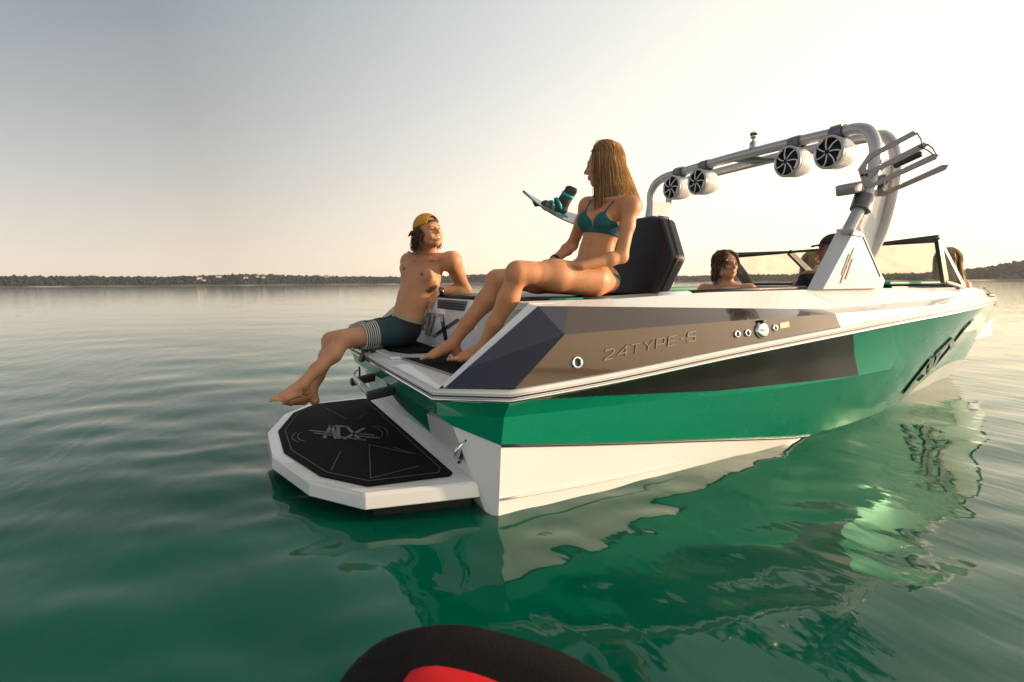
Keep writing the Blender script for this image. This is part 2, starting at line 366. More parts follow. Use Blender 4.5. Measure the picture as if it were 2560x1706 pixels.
# stern quarter (chamfer) end points on the transom
qR, qK, qC, qB = (0, -1.08, .538), (.02, -1.03, .45), (.09, -1.04, .395), (.22, -1.17, -.06)
def both(mb, rows, fn='strips'):
    getattr(mb, fn)(rows)
    getattr(mb, fn)([[mir(p) for p in r] for r in rows], True)
    return mb
g = MB()
both(g, [c[:27] for c in (cR, cM, cK)], 'grid'); both(g, [c[:27] for c in (cK, cC)])
both(g, [c[26:] for c in (cR, cM, cK, cC)], 'grid')
both(g, [[qR, cR[0]], [qK, cK[0]]]); both(g, [[qK, cK[0]], [qC, cC[0]]])
ys = np.linspace(-1, 1, 9)
row = lambda q: [(q[0], -q[1]*y, q[2]) for y in ys]
tr_y = [-1.04, -.70, -.60, -.55, 0, .55, .60, .70, 1.04]; tr_z = [.395, .372, .365, .24, .22, .24, .365, .372, .395]
rowC = [(.09 + (.395-z_)*.28, y_, z_) for y_, z_ in zip(tr_y, tr_z)]
rowX = lambda q: [(q[0], y_*abs(q[1])/1.04, q[2]) for y_ in tr_y]
g.strips([rowX(qR), rowX(qK), rowC], True)
hull = g.build('hull', GREEN, boat)
g = MB()
both(g, [cC, cB, cL]); both(g, [[qC, cC[0]], [qB, cB[0]]]); g.strips([rowC, rowX(qB)], True)
g.grid([[qB, mir(qB)], [(.2, -.6, -.3), (.2, .6, -.3)], [(.2, -.05, -.45), (.2, .05, -.45)]])
lower = g.build('lower_hull', WHITE, boat)
def hull_pt(x, z, off=0.0):                   # point on the starboard topside below the rail
    zs = []; hs = []
    for c in (cC, cK, cM, cR):
        a = np.asarray(c); zs.append(np.interp(x, a[:, 0], a[:, 2])); hs.append(np.interp(x, a[:, 0], -a[:, 1]))
    return Vector((x, -(np.interp(z, zs, hs)) - off, z))
# black wedge stripe along the hull, 3 mm proud
for sgn, nm in ((1, 'hull_stripe'), (-1, 'hull_stripe')):
    rows = []
    for f in np.linspace(0, 1, 9):
        r = []
        for t in np.linspace(0, 1, 40):
            xt = .30 + t*(2.62-.30); xb = .39 + t*(2.855-.39)
            x = xt*(1-f) + xb*f
            zt = np.interp(x, [.28, .77, 1.52, 2.55, 3.2], [.538, .572, .644, .735, .79]) - .004
            zb = np.interp(x, [.30, .40, 1.58, 2.86], [.536, .529, .459, .44]) + .002
            p = hull_pt(x, zt*(1-f)+zb*f, .004); r.append((p.x, p.y*sgn, p.z))
        rows.append(r)
    MB().grid(rows, sgn < 0).build(nm, BLACK2, boat)
# chine line: thin dark spray strip under the green
SEAM = mat('dark_seam', (0.05, 0.05, 0.05), 0.5)
for sgn in (1, -1):
    p = [(a[0], (a[1]-.004)*sgn, a[2]) for a in cC[:30]]
    MB().tube(p, .007, 6).build('spray_strip', SEAM, boat)
    a = cr([(.262, -1.222*1.0, .072), (.8, -1.185, .056), (1.5, -1.11, .044), (1.95, -1.04, .02)], 20)
    MB().tube([(q[0], q[1]*sgn, q[2]) for q in a], .006, 6).build('spray_strip', mat('white_gelcoat', (0, 0, 0)), boat)

# rub rail all round
loopR = [tuple(p) for p in cR[::-1]] + [qR] + [mir(qR)] + [mir(p) for p in cR]
def rail_band(path, o0, o1, z0, z1):
    P = [Vector(p) for p in path]; n = len(P); rows = [[], [], [], []]
    for i in range(n):
        t = (P[min(i+1, n-1)]-P[max(i-1, 0)]); t.z = 0; t.normalize(); nn = Vector((t.y, -t.x, 0))*-1
        for k, (o, z) in enumerate(((o0, z0), (o1, z0), (o1, z1), (o0, z1))): rows[k].append(P[i]+nn*o+Vector((0, 0, z)))
    return rows
rr1 = rail_band(loopR, -.01, .016, .0, .05)
rub = MB().strips(rr1, False).build('rub_rail', WHITE, boat)
rr2 = rail_band(loopR, .012, .020, .0155, .0225)
MB().strips(rr2).build('rail_insert', RUBBER, rub)
n_ = len(loopR)
def off_path(path, o, z):
    rows = rail_band(path, o, o, z, z); return rows[0]
MB().tube(off_path(loopR, .012, .002), .010, 8).build('rail_bead', CHROME, rub)
MB().tube(off_path(loopR, .012, .034), .008, 8).build('rail_bead', WHITE, rub)

# topsides above the rail
def zt1(x): return np.interp(x, [.58, 1.57, 2.2, 3, 4, 5, 6, 7.07], [.82, .845, .856, .872, .90, .91, .885, .785])
def zt2(x): return np.interp(x, [.5, .65, 1.6, 2.5, 3.5, 4.5, 5.5, 6.3, 7.07], [.951, .947, .915, .885, .915, .94, .945, .92, .79])
def zt3(x): return np.interp(x, [.4, 1.0, 1.65, 2.8, 3.7, 5, 6, 6.5, 7.07], [.972, .974, 1.0, 1.008, 1.003, 1.0, .985, .95, .80])
aR = np.asarray(cR)
def hR(x): return np.interp(x, aR[:, 0], -aR[:, 1])
def zR(x): return np.interp(x, aR[:, 0], aR[:, 2])
def tline(x0, x1, inset, zf, n=50):
    xs = np.linspace(x0, x1, n)
    return [(x, -max(hR(x)-inset*min(1, max(0.0, hR(x)/.5)), 0), float(zf(x))) for x in xs]
T0 = lambda a, b, n=50: tline(a, b, .012, lambda x: zR(x)+.05, n)
T1 = lambda a, b, n=50: tline(a, b, .031, zt1, n)
T2 = lambda a, b, n=50: tline(a, b, .125, zt2, n)
T3 = lambda a, b, n=50: tline(a, b, .215, zt3, n)
XE = 7.05
E0, E1, E2 = (.03, -1.105, .590), (.13, -1.117, .672), (.485, -1.15, .951)
for sgn in (1, -1):
    mm = (lambda r: [tuple(p) for p in r]) if sgn > 0 else (lambda r: [mir(p) for p in r])
    b = MB()
    b.strips([mm(r) for r in (T2(.654, 2.475), T1(.576, 2.49), T0(.308, 2.52))], sgn < 0)
    pnl = b.build('side_panel', BLACK, boat)
    f0, f1, f2 = T0(.308, 2.52)[0], T1(.576, 2.49)[0], T2(.654, 2.475)[0]
    b = MB(); b.grid([mm([E2, f2]), mm([E1, f1])], sgn < 0); b.grid([mm([E1, f1]), mm([E0, f0])], sgn < 0)
    b.build('fold_facet', BLACK_SKYTINT, pnl, False)
    b = MB(); b.strips([mm(r) for r in (T2(2.475, XE), T1(2.49, XE), T0(2.52, XE))], sgn < 0)
    b.strips([mm(T3(.42, XE, 70)), mm(T2(.485, XE, 70))], sgn < 0)
    b.build('topside', WHITE, boat)
    # gunwale top and inner wall
    g3 = T3(.80, XE, 70); xs = [p[0] for p in g3]
    g4 = [(p[0], -max(hR(p[0])-.46*min(1, hR(p[0])/.9), 0), p[2]+.004) for p in g3]
    g5 = [(p[0], p[1]*.98, p[2]-.05) for p in g4]; g6 = [(p[0], p[1]*.97, .42) for p in g4]
    MB().strips([mm(r) for r in (g6, g5, g4, g3)], sgn < 0).build('gunwale', WHITE, boat)
    # bulwark: white edge band on the slope, inner face
    i0, i2 = (.035, -1.070, .604), (.455, -1.115, .962)
    b = MB(); b.grid([mm([E0, i0]), mm([E1, (.135, -1.082, .690)]), mm([E2, i2])], sgn > 0)
    b.grid([mm([i0, (.035, -1.070, .58)]), mm([(.135, -1.082, .690), (.135, -1.07, .58)]), mm([i2, (.455, -1.07, .58)])], sgn > 0)
    b.grid([mm([i2, (.455, -1.07, .58)]), mm([(.80, -1.07, .965), (.80, -1.07, .58)])], sgn > 0)
    b.grid([mm([E2, i2]), mm([T3(.485, XE, 2)[0], T3(.455, XE, 2)[0]])], sgn > 0)
    b.build('bulwark', WHITE, boat, False)
MB().grid([[(.55, -.85, .42), (.55, .85, .42)], [(4.0, -.85, .42), (4.0, .85, .42)], [(5.6, -.3, .44), (5.6, .3, .44)], [(6.6, -.1, .46), (6.6, .1, .46)]], True).build('cockpit_floor', mat('grey_floor_mat', (.12, .12, .12), .8), boat)
# bow nose cap: dark trim line and deck point
b = MB(); b.grid([[(6.35, -.16, .965), (6.35, 0, .975), (6.35, .16, .965)], [(6.7, -.09, .915), (6.7, 0, .925), (6.7, .09, .915)], [(7.05, -.004, .81), (7.05, 0, .812), (7.05, .004, .81)]], True)
b.build('bow_deck', WHITE, boat)
MB().tube(cr([(6.3, -.24, .975), (6.6, -.14, .94), (6.9, -.05, .87), (7.05, -.0, .805)], 14), .006, 8).build('bow_trim', RUBBER, boat)
bevel(MB().box((6.45, -.235, .895), (.14, .03, .035)).build('bow_cleat', RUBBER, boat), .01)
MB().lathe([(0, 0), (0, .018), (.010, .018), (.012, 0)], (6.975, -.010, .65), (.9, -.4, -.2), 16).build('bow_eye', RUBBER, boat)
# hull seam lines on the white topside forward
for x0, x1 in ((2.42, 2.75), (3.3, 3.5)):
    a = Vector(T3(x0, x0+.1, 2)[0]); bq = Vector(T2(x1, x1+.1, 2)[0])
    MB().tube([a+Vector((0, -.001, -.006)), bq+Vector((0, -.001, 0))], .0022, 6).build('deck_seam', mat('pale_seam', (.62, .6, .58), .4), boat)

# ------------------------------------------------------------------ glyph strokes
def strokes(lines, fmap, wd, th):
    """lines: polylines in unit space; fmap(s,t)->(point, normal); ribbons with width wd and thickness th"""
    b = MB()
    for ln in lines:
        w0 = wd
        if isinstance(ln, tuple): ln, w0 = ln
        P = [np.array(p, float) for p in ln]; L = []; Rr = []
        for i in range(len(P)):
            d0 = P[i]-P[i-1] if i else P[1]-P[0]; d1 = P[i+1]-P[i] if i < len(P)-1 else d0
            d0 = d0/np.linalg.norm(d0); d1 = d1/np.linalg.norm(d1); nrm = np.array([-d0[1]-d1[1], d0[0]+d1[0]]); nl = np.linalg.norm(nrm)
            nrm = nrm/nl if nl > .05 else np.array([-d0[1], d0[0]])
            c = max(.5, abs(nrm @ np.array([-d0[1], d0[0]])))
            L.append(P[i]+nrm*w0/2/c); Rr.append(P[i]-nrm*w0/2/c)
        for i in range(len(P)-1):
            m = 5 if np.linalg.norm(P[i+1]-P[i]) > .6 else 2
            for j in range(m):
                f, e = j/m, (j+1)/m
                q = [L[i]*(1-f)+L[i+1]*f, L[i]*(1-e)+L[i+1]*e, Rr[i]*(1-e)+Rr[i+1]*e, Rr[i]*(1-f)+Rr[i+1]*f]
                bot = []; top = []
                for c in q:
                    p, nn = fmap(*c); bot.append(p); top.append(p+nn*th)
                b.add(top+bot, [(3, 2, 1, 0), (0, 1, 5, 4), (1, 2, 6, 5), (2, 3, 7, 6), (3, 0, 4, 7)])
    return b
ATX = [[(.0, .0), (.225, 1.0)], [(.232, .98), (.25, .0)], ([(.03, .22), (.14, .25)], .10), ([(.30, .95), (.575, .95)], .12), [(.56, 1.0), (.76, .0)], [(.365, .86), (.31, .0)], [(.42, .0), (.98, .90)]]
ATXB = [[(-.23, .38), (.24, 1.0)]] + ATX[1:]
def clean(fm): return lambda s, t: (lambda pn: (Vector(pn[0]), Vector(pn[1]).normalized()))(fm(s, t))

# raised model lettering on the black panel
GL = {'2': [[(0, .8), (.1, .98), (.75, 1), (.9, .85), (.85, .58), (.05, .12), (0, 0), (.9, 0)]], '4': [[(.78, 0), (.85, 1), (0, .32), (1, .32)]], 'T': [[(0, 1), (1, 1)], [(.5, 1), (.45, 0)]],
      'Y': [[(0, 1), (.5, .45), (1, 1)], [(.5, .45), (.47, 0)]], 'P': [[(0, 0), (.06, 1), (.85, 1), (.97, .85), (.9, .5), (.8, .42), (.05, .42)]], 'E': [[(.95, 1), (.06, 1), (0, 0), (.9, 0)], [(.04, .5), (.8, .5)]], '-': [[(.15, .5), (.8, .5)]],
      'S': [[(.98, .82), (.88, 1), (.15, 1), (.03, .85), (.06, .6), (.9, .45), (.95, .2), (.85, 0), (.1, 0), (0, .15)]]}
def panel_pt(x, z):
    h0, h1 = hR(x)-.012, hR(x)-.031; z0, z1 = zR(x)+.05, zt1(x); f = (z-z0)/(z1-z0)
    return Vector((x, -(h0*(1-f)+h1*f), z))
xc = .79; 
for ch in '24TYPE-S':
    bold = ch in '24'; wch = .058 if ch != '-' else .03
    def fm(s, t, xc=xc, wch=wch):
        x = xc + s*wch + t*.006; z = .687 + (x-.79)*.118 + t*.046
        return panel_pt(x, z), Vector((0, -1, .22))
    strokes(GL[ch], clean(fm), .15 if bold else .10, .005).build('model_lettering', mat('bronze_lettering', (.20, .165, .13), .3, metal=.6), boat, False)
    xc += wch + .020
# chrome fittings on the panel
def fitting(x, z, r, kind):
    p = panel_pt(x, z); n = Vector((0, -1, .2)).normalized()
    f = MB().lathe([(-.004, r), (.006, r), (.010, r*.9), (.010, r*.62), (.002, r*.58)], p, n, 20).build('drain_outlet', CHROME, boat)
    MB().lathe([(.0025, r*.6), (.0022, 0)], p, n, 20).build('bore', RUBBER, f)
for x, z, r in ((.635, .685, .030), (1.662, .773, .021), (1.74, .776, .021), (1.956, .796, .019)): fitting(x, z, r, 0)
p = panel_pt(1.85, .787); n = Vector((0, -1, .2)).normalized()
fc = MB().lathe([(-.004, .048), (.008, .048), (.016, .043), (.020, .03), (.021, 0)], p, n, 28).build('fuel_cap', CHROME, boat)
MB().box(p+n*.022, (.052, .008, .012)).build('cap_handle', CHROME, fc); bevel(fc.children[0], .003)
MB().box(p+Vector((.0, -.006, .05)), (.03, .02, .014)).build('cap_hinge', RUBBER, fc)
b = MB(); q = [panel_pt(x, z)+n*.001 for x, z in ((2.0, .79), (2.075, .797), (2.075, .828), (2.0, .821))]
b.prism(q, n*.0015).build('warning_plate', mat('bronze_plate', (.22, .15, .10), .4, metal=.4), boat, False)

# lettering on the bow
def bowmap(s, t):
    x = 4.50 + s*.62 - t*.60; z = .15 + s*.40 + t*.215
    return hull_pt(x, z, .003), Vector((.3, -1, -.4))
strokes(ATXB, clean(bowmap), .085, .010).build('bow_lettering', mat('gloss_black_letter', (.02, .018, .018), .25, coat=.6), boat, False)
bow_l = lambda s, t: bowmap(s+.03, t-.05)
# ------------------------------------------------------------------ aft deck, pads and transom box
dk = MB()
_deck_out = [(.0, -1.085, .592), (.02, -1.0, .60), (.02, 0, .604), (.02, 1.0, .60), (.0, 1.085, .592)]
dk.grid([[(-.005, -1.10, .583), (-.005, 1.10, .583)], [(.025, -1.09, .600), (.025, 1.09, .600)], [(.82, -1.09, .602), (.82, 1.09, .602)]], True)
dk.build('aft_deck', WHITE, boat)
def pad(name, poly, z, th, m, parent=boat):
    o = MB().prism([(x, y, z) for x, y in poly], (0, 0, th)).build(name, m, parent, False); return bevel(o, .004, 2)
pad('deck_pad', [(.10, -.13), (.16, -.17), (.50, -.25), (.55, -1.04), (.30, -1.045), (.16, -.88)][::-1], .6045, .010, PAD)
pad('deck_pad', [(.20, .95), (.10, .80), (.12, .32), (.20, .12), (.44, .08), (.46, .95)][::-1], .6045, .010, PAD)
MB().tube([(.10, -.125, .606), (.158, -.885, .606), (.30, -1.05, .606)], .006, 6).build('pad_edge', GROOVE, boat)
# raised white boss with the round stern fitting, plus step between the pads
bevel(MB().prism([(.03, .95, .60), (.03, -.10, .60), (.09, -.12, .60), (.10, .30, .60), (.085, .95, .60)], (.0, 0, .018)).build('deck_boss', WHITE, boat, False), .008)
sw = empty('deck_control'); sw.parent = boat; boat_sw = sw
bpy.data.objects.remove(sw)
c0 = Vector((.02, .30, .60))
kn = MB().lathe([(0, .05), (.02, .048), (.026, .04), (.027, 0)], (.052, .36, .612), (-.45, -.1, 1), 8).build('deck_control', RUBBER, boat, False)
MB().lathe([(.026, .03), (.032, .028), (.032, .012), (.028, .010)], (.052, .36, .612), (-.45, -.1, 1), 16).build('dial', DKGREY, kn)
# engine-hatch face with the big lettering
F0 = lambda y, z: (.50 + (z-.60)*.16, y, z)
fb = MB()
fb.grid([[F0(.98, .60), F0(.90, .955)], [F0(-.36, .60), F0(-.18, .955)]], False)
fb.grid([[F0(.98, .60), F0(.90, .955)], [(.72, 1.0, .60), (.72, 1.0, .955)]], True)
fb.grid([[F0(-.36, .60), F0(-.18, .955)], [(.80, -.50, .60), (.80, -.44, .955)]], False)
fb.grid([[F0(.90, .955), F0(-.18, .955)], [(.80, .90, .957), (.80, -.44, .957)]], True)
hatch = fb.build('engine_hatch', WHITE, boat, False)
for y0, y1 in ((.86, .62), (.56, -.06)):
    v = [F0(y0, .945), F0(y1, .945), F0(y1+.04, .878), F0(y0-.03, .878)]
    v = [(x-.004, y, z) for x, y, z in v]
    o = MB().prism(v, (.003, 0, 0)).build('air_vent', DEEPGREY, hatch, False)
    for k in range(3):
        z = .890+k*.017
        MB().box(Vector(F0((y0+y1)/2, z))+Vector((-.010, 0, 0)), (.012, (y0-y1)*.86, .004)).build('vent_fin', RUBBER, o)
def atxface(s, t): 
    z = .665 + t*.175; y = .93 - s*.90
    p = F0(y, z); return Vector((p[0]-.0015, p[1], p[2])), Vector((-1, 0, .16))
strokes(ATX, clean(atxface), .080, .006).build('transom_lettering', mat('gloss_black_letter', (0, 0, 0)), hatch, False)
strokes(ATX, clean(lambda s, t: atxface(s+.035, t-.02)), .018, .002).build('lettering_shadow', mat('grey_letter', (.25, .26, .28), .4), hatch, False)
# starboard recess: black upright face behind the seated woman's calves
MB().grid([[(.80, -.44, .60), (.80, -.44, .955)], [(.74, -1.068, .60), (.70, -1.068, .955)]], False).build('recess_face', VINYL, boat, False)
# sun pad on top
def cushion(name, poly, z, th, m, parent=boat, bv=.02):
    o = MB().prism([(x, y, z) for x, y in poly], (0, 0, th)).build(name, m, parent, True)
    return bevel(o, bv, 4, 30)
MB().box((1.18, -.02, .93), (.90, 1.96, .06)).build('pad_base', WHITE, boat, False)
cushion('sun_pad', [(.56, .90), (.56, -.10), (.73, -.42), (.66, -.90), (1.42, -.90), (1.42, .90)][::-1], .945, .035, VINYL)
cushion('pad_trim', [(.68, -.905), (1.60, -.905), (1.60, -.985), (.74, -.985)][::-1], .955, .026, TEAL, bv=.01)
cushion('pad_trim', [(.64, .55), (.64, .42), (.80, .46), (.80, .55)][::-1], .967, .018, TEAL, bv=.005)
# rear-facing backrest: hexagonal pad
hexp = [(1.38, -.03, .975), (1.385, -.86, .975), (1.45, -.955, 1.215), (1.53, -.76, 1.455), (1.54, -.66, 1.475), (1.54, -.24, 1.475), (1.53, -.14, 1.455), (1.45, .06, 1.215)]
bk = MB(); bk.prism(hexp, (.13, 0, -.02))
backrest = bevel(bk.build('backrest', VINYL, boat, True), .03, 4, 25)
MB().tube([Vector(p)+Vector((.06, -.004, -.005)) for p in hexp[1:5]], .004, 6).build('piping', RUBBER, backrest)
# port lounge coamings glimpsed beyond
cushion('coaming_pad', [(1.62, -.80), (3.4, -.80), (3.4, -.72), (1.62, -.72)], .955, .05, TEAL, bv=.015)
cushion('coaming_pad', [(1.62, .72), (3.4, .72), (3.4, .86), (1.62, .86)], .955, .06, TEAL, bv=.015)
cushion('side_bench', [(1.65, .25), (3.1, .25), (3.1, .74), (1.65, .74)], .55, .14, VINYL, bv=.03)
cushion('bow_bench', [(4.5, -.45), (5.6, -.25), (5.6, .25), (4.5, .45)], .60, .12, VINYL, bv=.03)
def oval(name, c, a, b_, h, m, parent=boat):
    n = 28; pr = [(0, 1.0), (h*.7, 1.0), (h, .9), (h, .55), (h*.6, .5), (h*.55, 0)]
    v = [(c[0]+a*r*math.cos(2*math.pi*j/n), c[1]+b_*r*math.sin(2*math.pi*j/n), c[2]+d) for d, r in pr for j in range(n)]
    f = [(i*n+j, i*n+(j+1) % n, (i+1)*n+(j+1) % n, (i+1)*n+j) for i in range(len(pr)-1) for j in range(n)]
    return link(name, v, f, m, parent)
oval('pop_up_cleat', (.90, -1.03, .974), .085, .025, .010, RUBBER)
oval('cup_holder', (1.43, -1.02, .984), .115, .045, .022, WHITE)
oval('cup_holder', (2.02, -.95, 1.002), .16, .05, .02, mat('grey_cup', (.55, .55, .56), .4))
MB().tube([(1.55, -1.0, 1.0), (1.95, -1.02, 1.012), (2.5, -1.03, 1.018)], .012, 8).build('gunwale_trim', RUBBER, boat)

# ------------------------------------------------------------------ swim platform
ZP = .145
half = [(.175, 1.14), (-.33, 1.055), (-.53, .77), (-.665, .26)]
outl = [(x, -y) for x, y in half] + [(x, y) for x, y in half[::-1]]
pl = MB(); cx, cy = -.2, 0
sh = lambda f, dz: [(cx+(x-cx)*f, y*f, ZP+dz) for x, y in outl]
loops = [sh(.985, 0), sh(1.0, -.010), sh(1.012, -.072), sh(.95, -.085)]
n = len(outl); v = [p for l in loops for p in l]
f = [(i*n+j, (i+1)*n+j, (i+1)*n+(j+1) % n, i*n+(j+1) % n) for i in range(3) for j in range(n)] + [tuple(range(n-1, -1, -1)), tuple(range(3*n, 4*n))]
f = [q[::-1] for q in f]
platform = bevel(pl.add(v, f).build('swim_platform', WHITE, boat, False), .012, 3, 20)
hp = [(.105, .985), (.075, 1.02), (-.30, .985), (-.475, .745), (-.605, .25)]
pp = [(x, -y) for x, y in hp] + [(x, y) for x, y in hp[::-1]]
ppad = bevel(MB().prism([(x, y, ZP+.0005) for x, y in pp][::-1], (0, 0, .009)).build('platform_pad', PAD, platform, False), .003)
zt = ZP+.0105
def flat(s, t): return Vector((s, t, zt)), Vector((0, 0, 1))
ins = [(.07, .90), (.04, .965), (-.285, .93), (-.445, .71), (-.565, .235)]
loop = [(x, -y) for x, y in ins] + [(x, y) for x, y in ins[::-1]]
gv = [loop[:] + loop[:1], [(-.27, .90), (-.17, .36)], [(0, .5), (-.12, .30)], [(-.42, -.70), (-.33, -.40)], [(-.16, -.33), (-.27, -.90)], [(-.02, -.83), (-.27, -.97+.07)], [(-.16, -.33), (.0, -.60)], [(-.05, -.45), (.02, -.62)]]
for g_ in gv: strokes([g_], clean(flat), .005, .0012).build('pad_groove', mat('dim_groove', (.11, .10, .095), .8), platform, False)
arcs = [[(-.48+.03*k+.06*math.cos(a), .02+.13*math.sin(a)) for a in np.linspace(2.0, 4.2, 10)] for k in (0, 1)] + [[(-.06-.03*k+.06*math.cos(a), -.05+.16*math.sin(a)) for a in np.linspace(-1.1, 1.1, 10)] for k in (0, 1)]
for g_ in arcs: strokes([g_], clean(flat), .006, .0012).build('pad_groove', mat('dim_groove', (0, 0, 0)), platform, False)
def lg(s, t): return Vector((-.37 + s*.24 + t*.03, .10 - s*.18 + (t-.5)*.34, zt)), Vector((0, 0, 1))
strokes(ATX, clean(lg), .085, .0014).build('platform_logo', mat('pad_print', (.19, .18, .17), .7), platform, False)
bars = [[(-.43, .16), (-.30, .02)], [(-.41, .08), (-.31, -.03)], [(-.17, -.06), (-.09, -.14)], [(-.18, -.12), (-.075, -.22)], [(-.28, -.08), (-.16, -.23)], [(-.21, -.18), (-.17, -.22)]]
for g_ in bars: strokes([g_], clean(flat), .014, .0014).build('logo_bar', mat('pad_print', (0, 0, 0)), platform, False)
MB().prism([(-.27, -.96, .062), (.17, -1.06, .062), (.17, 1.06, .062), (-.27, .96, .062)], (0, 0, -.20)).build('platform_bracket', RUBBER, platform, False)
# grab step and fittings on the transom
st = MB().tube([(-.10, .36, .42), (-.10, -.12, .40)], .022, 10).build('boarding_step', GREY, boat)
for y in (.38, -.16):
    bevel(MB().prism([(.03, y-.035, .40), (.03, y+.035, .40), (-.13, y+.03, .375), (-.13, y-.03, .375)], (0, 0, .05)).build('step_bracket', RUBBER, st, False), .008)
bevel(MB().prism([(-.02, .56, .52), (-.02, .46, .52), (.02, .46, .61), (.02, .56, .61)], (-.03, 0, .0)).build('transom_latch', RUBBER, boat, False), .008)
def dring(o, nrm, upv, R=.05):
    o = Vector(o); nrm = Vector(nrm).normalized(); upv = Vector(upv).normalized(); sd_ = nrm.cross(upv)
    pts = [o + upv*R*.9 + nrm*.0] + [o + nrm*(R*1.1*math.sin(a)) + upv*R*.9*math.cos(a) + nrm*.01 for a in np.linspace(.15, math.pi-.15, 12)] + [o - upv*R*.9]
    d = MB().tube(pts, .0085, 8).build('tow_ring', CHROME, boat)
    bevel(MB().box(o+nrm*.004, (.012, .03, .13), upv.to_track_quat('Z', 'X').to_matrix()).build('ring_plate', RUBBER, d), .004)
dring((.135, -1.06, .275), (-1, -.75, .25), (.25, -.25, 1))
dring((.06, 1.07, .34), (-.6, .9, 0), (0, 0, 1), .045)
MB().box((.045, -.80, .44), (.012, .17, .010), Matrix.Rotation(.0, 3, 'X')).build('transom_trim', GREY, boat)

# ------------------------------------------------------------------ tower
tower = MB()
def ubar(x, z, yb, legs, n=9):
    """arch: starboard leg points (bottom to top, y=-) then crossbar and mirrored leg"""
    s_ = list(legs)
    pts = s_ + [(x, -yb, z)] + [(x, -yb*.5, z+.012), (x, 0, z+.016), (x, yb*.5, z+.012)] + [(x, yb, z)] + [mir(p) for p in s_[::-1]]
    return pts
legA = [(2.80, -1.075, 1.36), (2.89, -1.105, 1.54), (2.955, -1.12, 1.67), (2.985, -1.12, 1.82), (2.985, -1.115, 1.94), (3.0, -1.065, 2.03), (3.035, -.965, 2.08)]
legF = [(3.03, -1.03, 1.09), (3.08, -1.06, 1.22), (3.15, -1.11, 1.45), (3.20, -1.12, 1.66), (3.215, -1.12, 1.82), (3.225, -1.08, 1.97), (3.28, -.99, 2.05)]
arch = MB().tube(cr(ubar(3.07, 2.096, .84, legA), 90), .0385, 16).build('tower_arch', GREY, boat)
MB().tube(cr(ubar(3.37, 2.085, .87, legF), 90), .038, 16).build('tower_tube', GREY, arch)
for sg in (1, -1):
    mm = (lambda r: [Vector(p) for p in r]) if sg > 0 else (lambda r: [Vector(mir(p)) for p in r])
    w1 = mm([(2.93, -1.08, 1.42), (2.97, -1.10, 1.56), (2.98, -1.11, 1.86), (3.21, -1.11, 1.86), (3.19, -1.105, 1.62), (3.13, -1.095, 1.38), (3.05, -1.075, 1.16)])
    MB().prism(w1, (0, .03*sg, 0)).build('tower_web', WHITE, arch, False)
    # triangular base with cap
    bs = [(2.48, 1.008), (3.17, 1.008), (3.19, 1.06), (3.13, 1.12), (2.93, 1.37), (2.80, 1.40), (2.76, 1.385)]
    o = MB(); V0 = [(x, -1.105*sg, z) for x, z in bs]; V1 = [(x+(.02 if z < 1.1 else 0.0), -1.0*sg, z) for x, z in bs]
    k = len(bs); fcs = [tuple(range(k)), tuple(range(2*k-1, k-1, -1))] + [(i, k+i, k+(i+1) % k, (i+1) % k) for i in range(k)]
    if sg > 0: fcs = [q[::-1] for q in fcs]
    base = bevel(o.add([(x+.08 if i in (0, 6) else x, y, z) for i, (x, y, z) in enumerate(V0)] + [(x+(.05 if i in (0, 6) else 0), y, z) for i, (x, y, z) in enumerate(V1)], fcs).build('tower_base', WHITE, arch, False), .018, 3, 30)
    if sg > 0:
        for (xa, za, xb, zb) in ((2.735, 1.10, 2.80, 1.235), (2.725, 1.045, 2.845, 1.27), (2.775, 1.07, 2.835, 1.20)):
            d = Vector((xb-xa, 0, zb-za)).normalized(); s_ = Vector((d.z, 0, -d.x))*.0065
            a_, b_ = Vector((xa, -1.1065, za)), Vector((xb, -1.1065, zb))
            MB().prism([a_-s_, b_-s_, b_+s_, a_+s_], (0, -.002, 0)).build('base_slash', RUBBER, arch, False)
        MB().tube([(2.78, -1.107, 1.355), (2.93, -1.107, 1.345), (3.135, -1.107, 1.085)], .003, 6).build('base_seam', SEAM, arch)
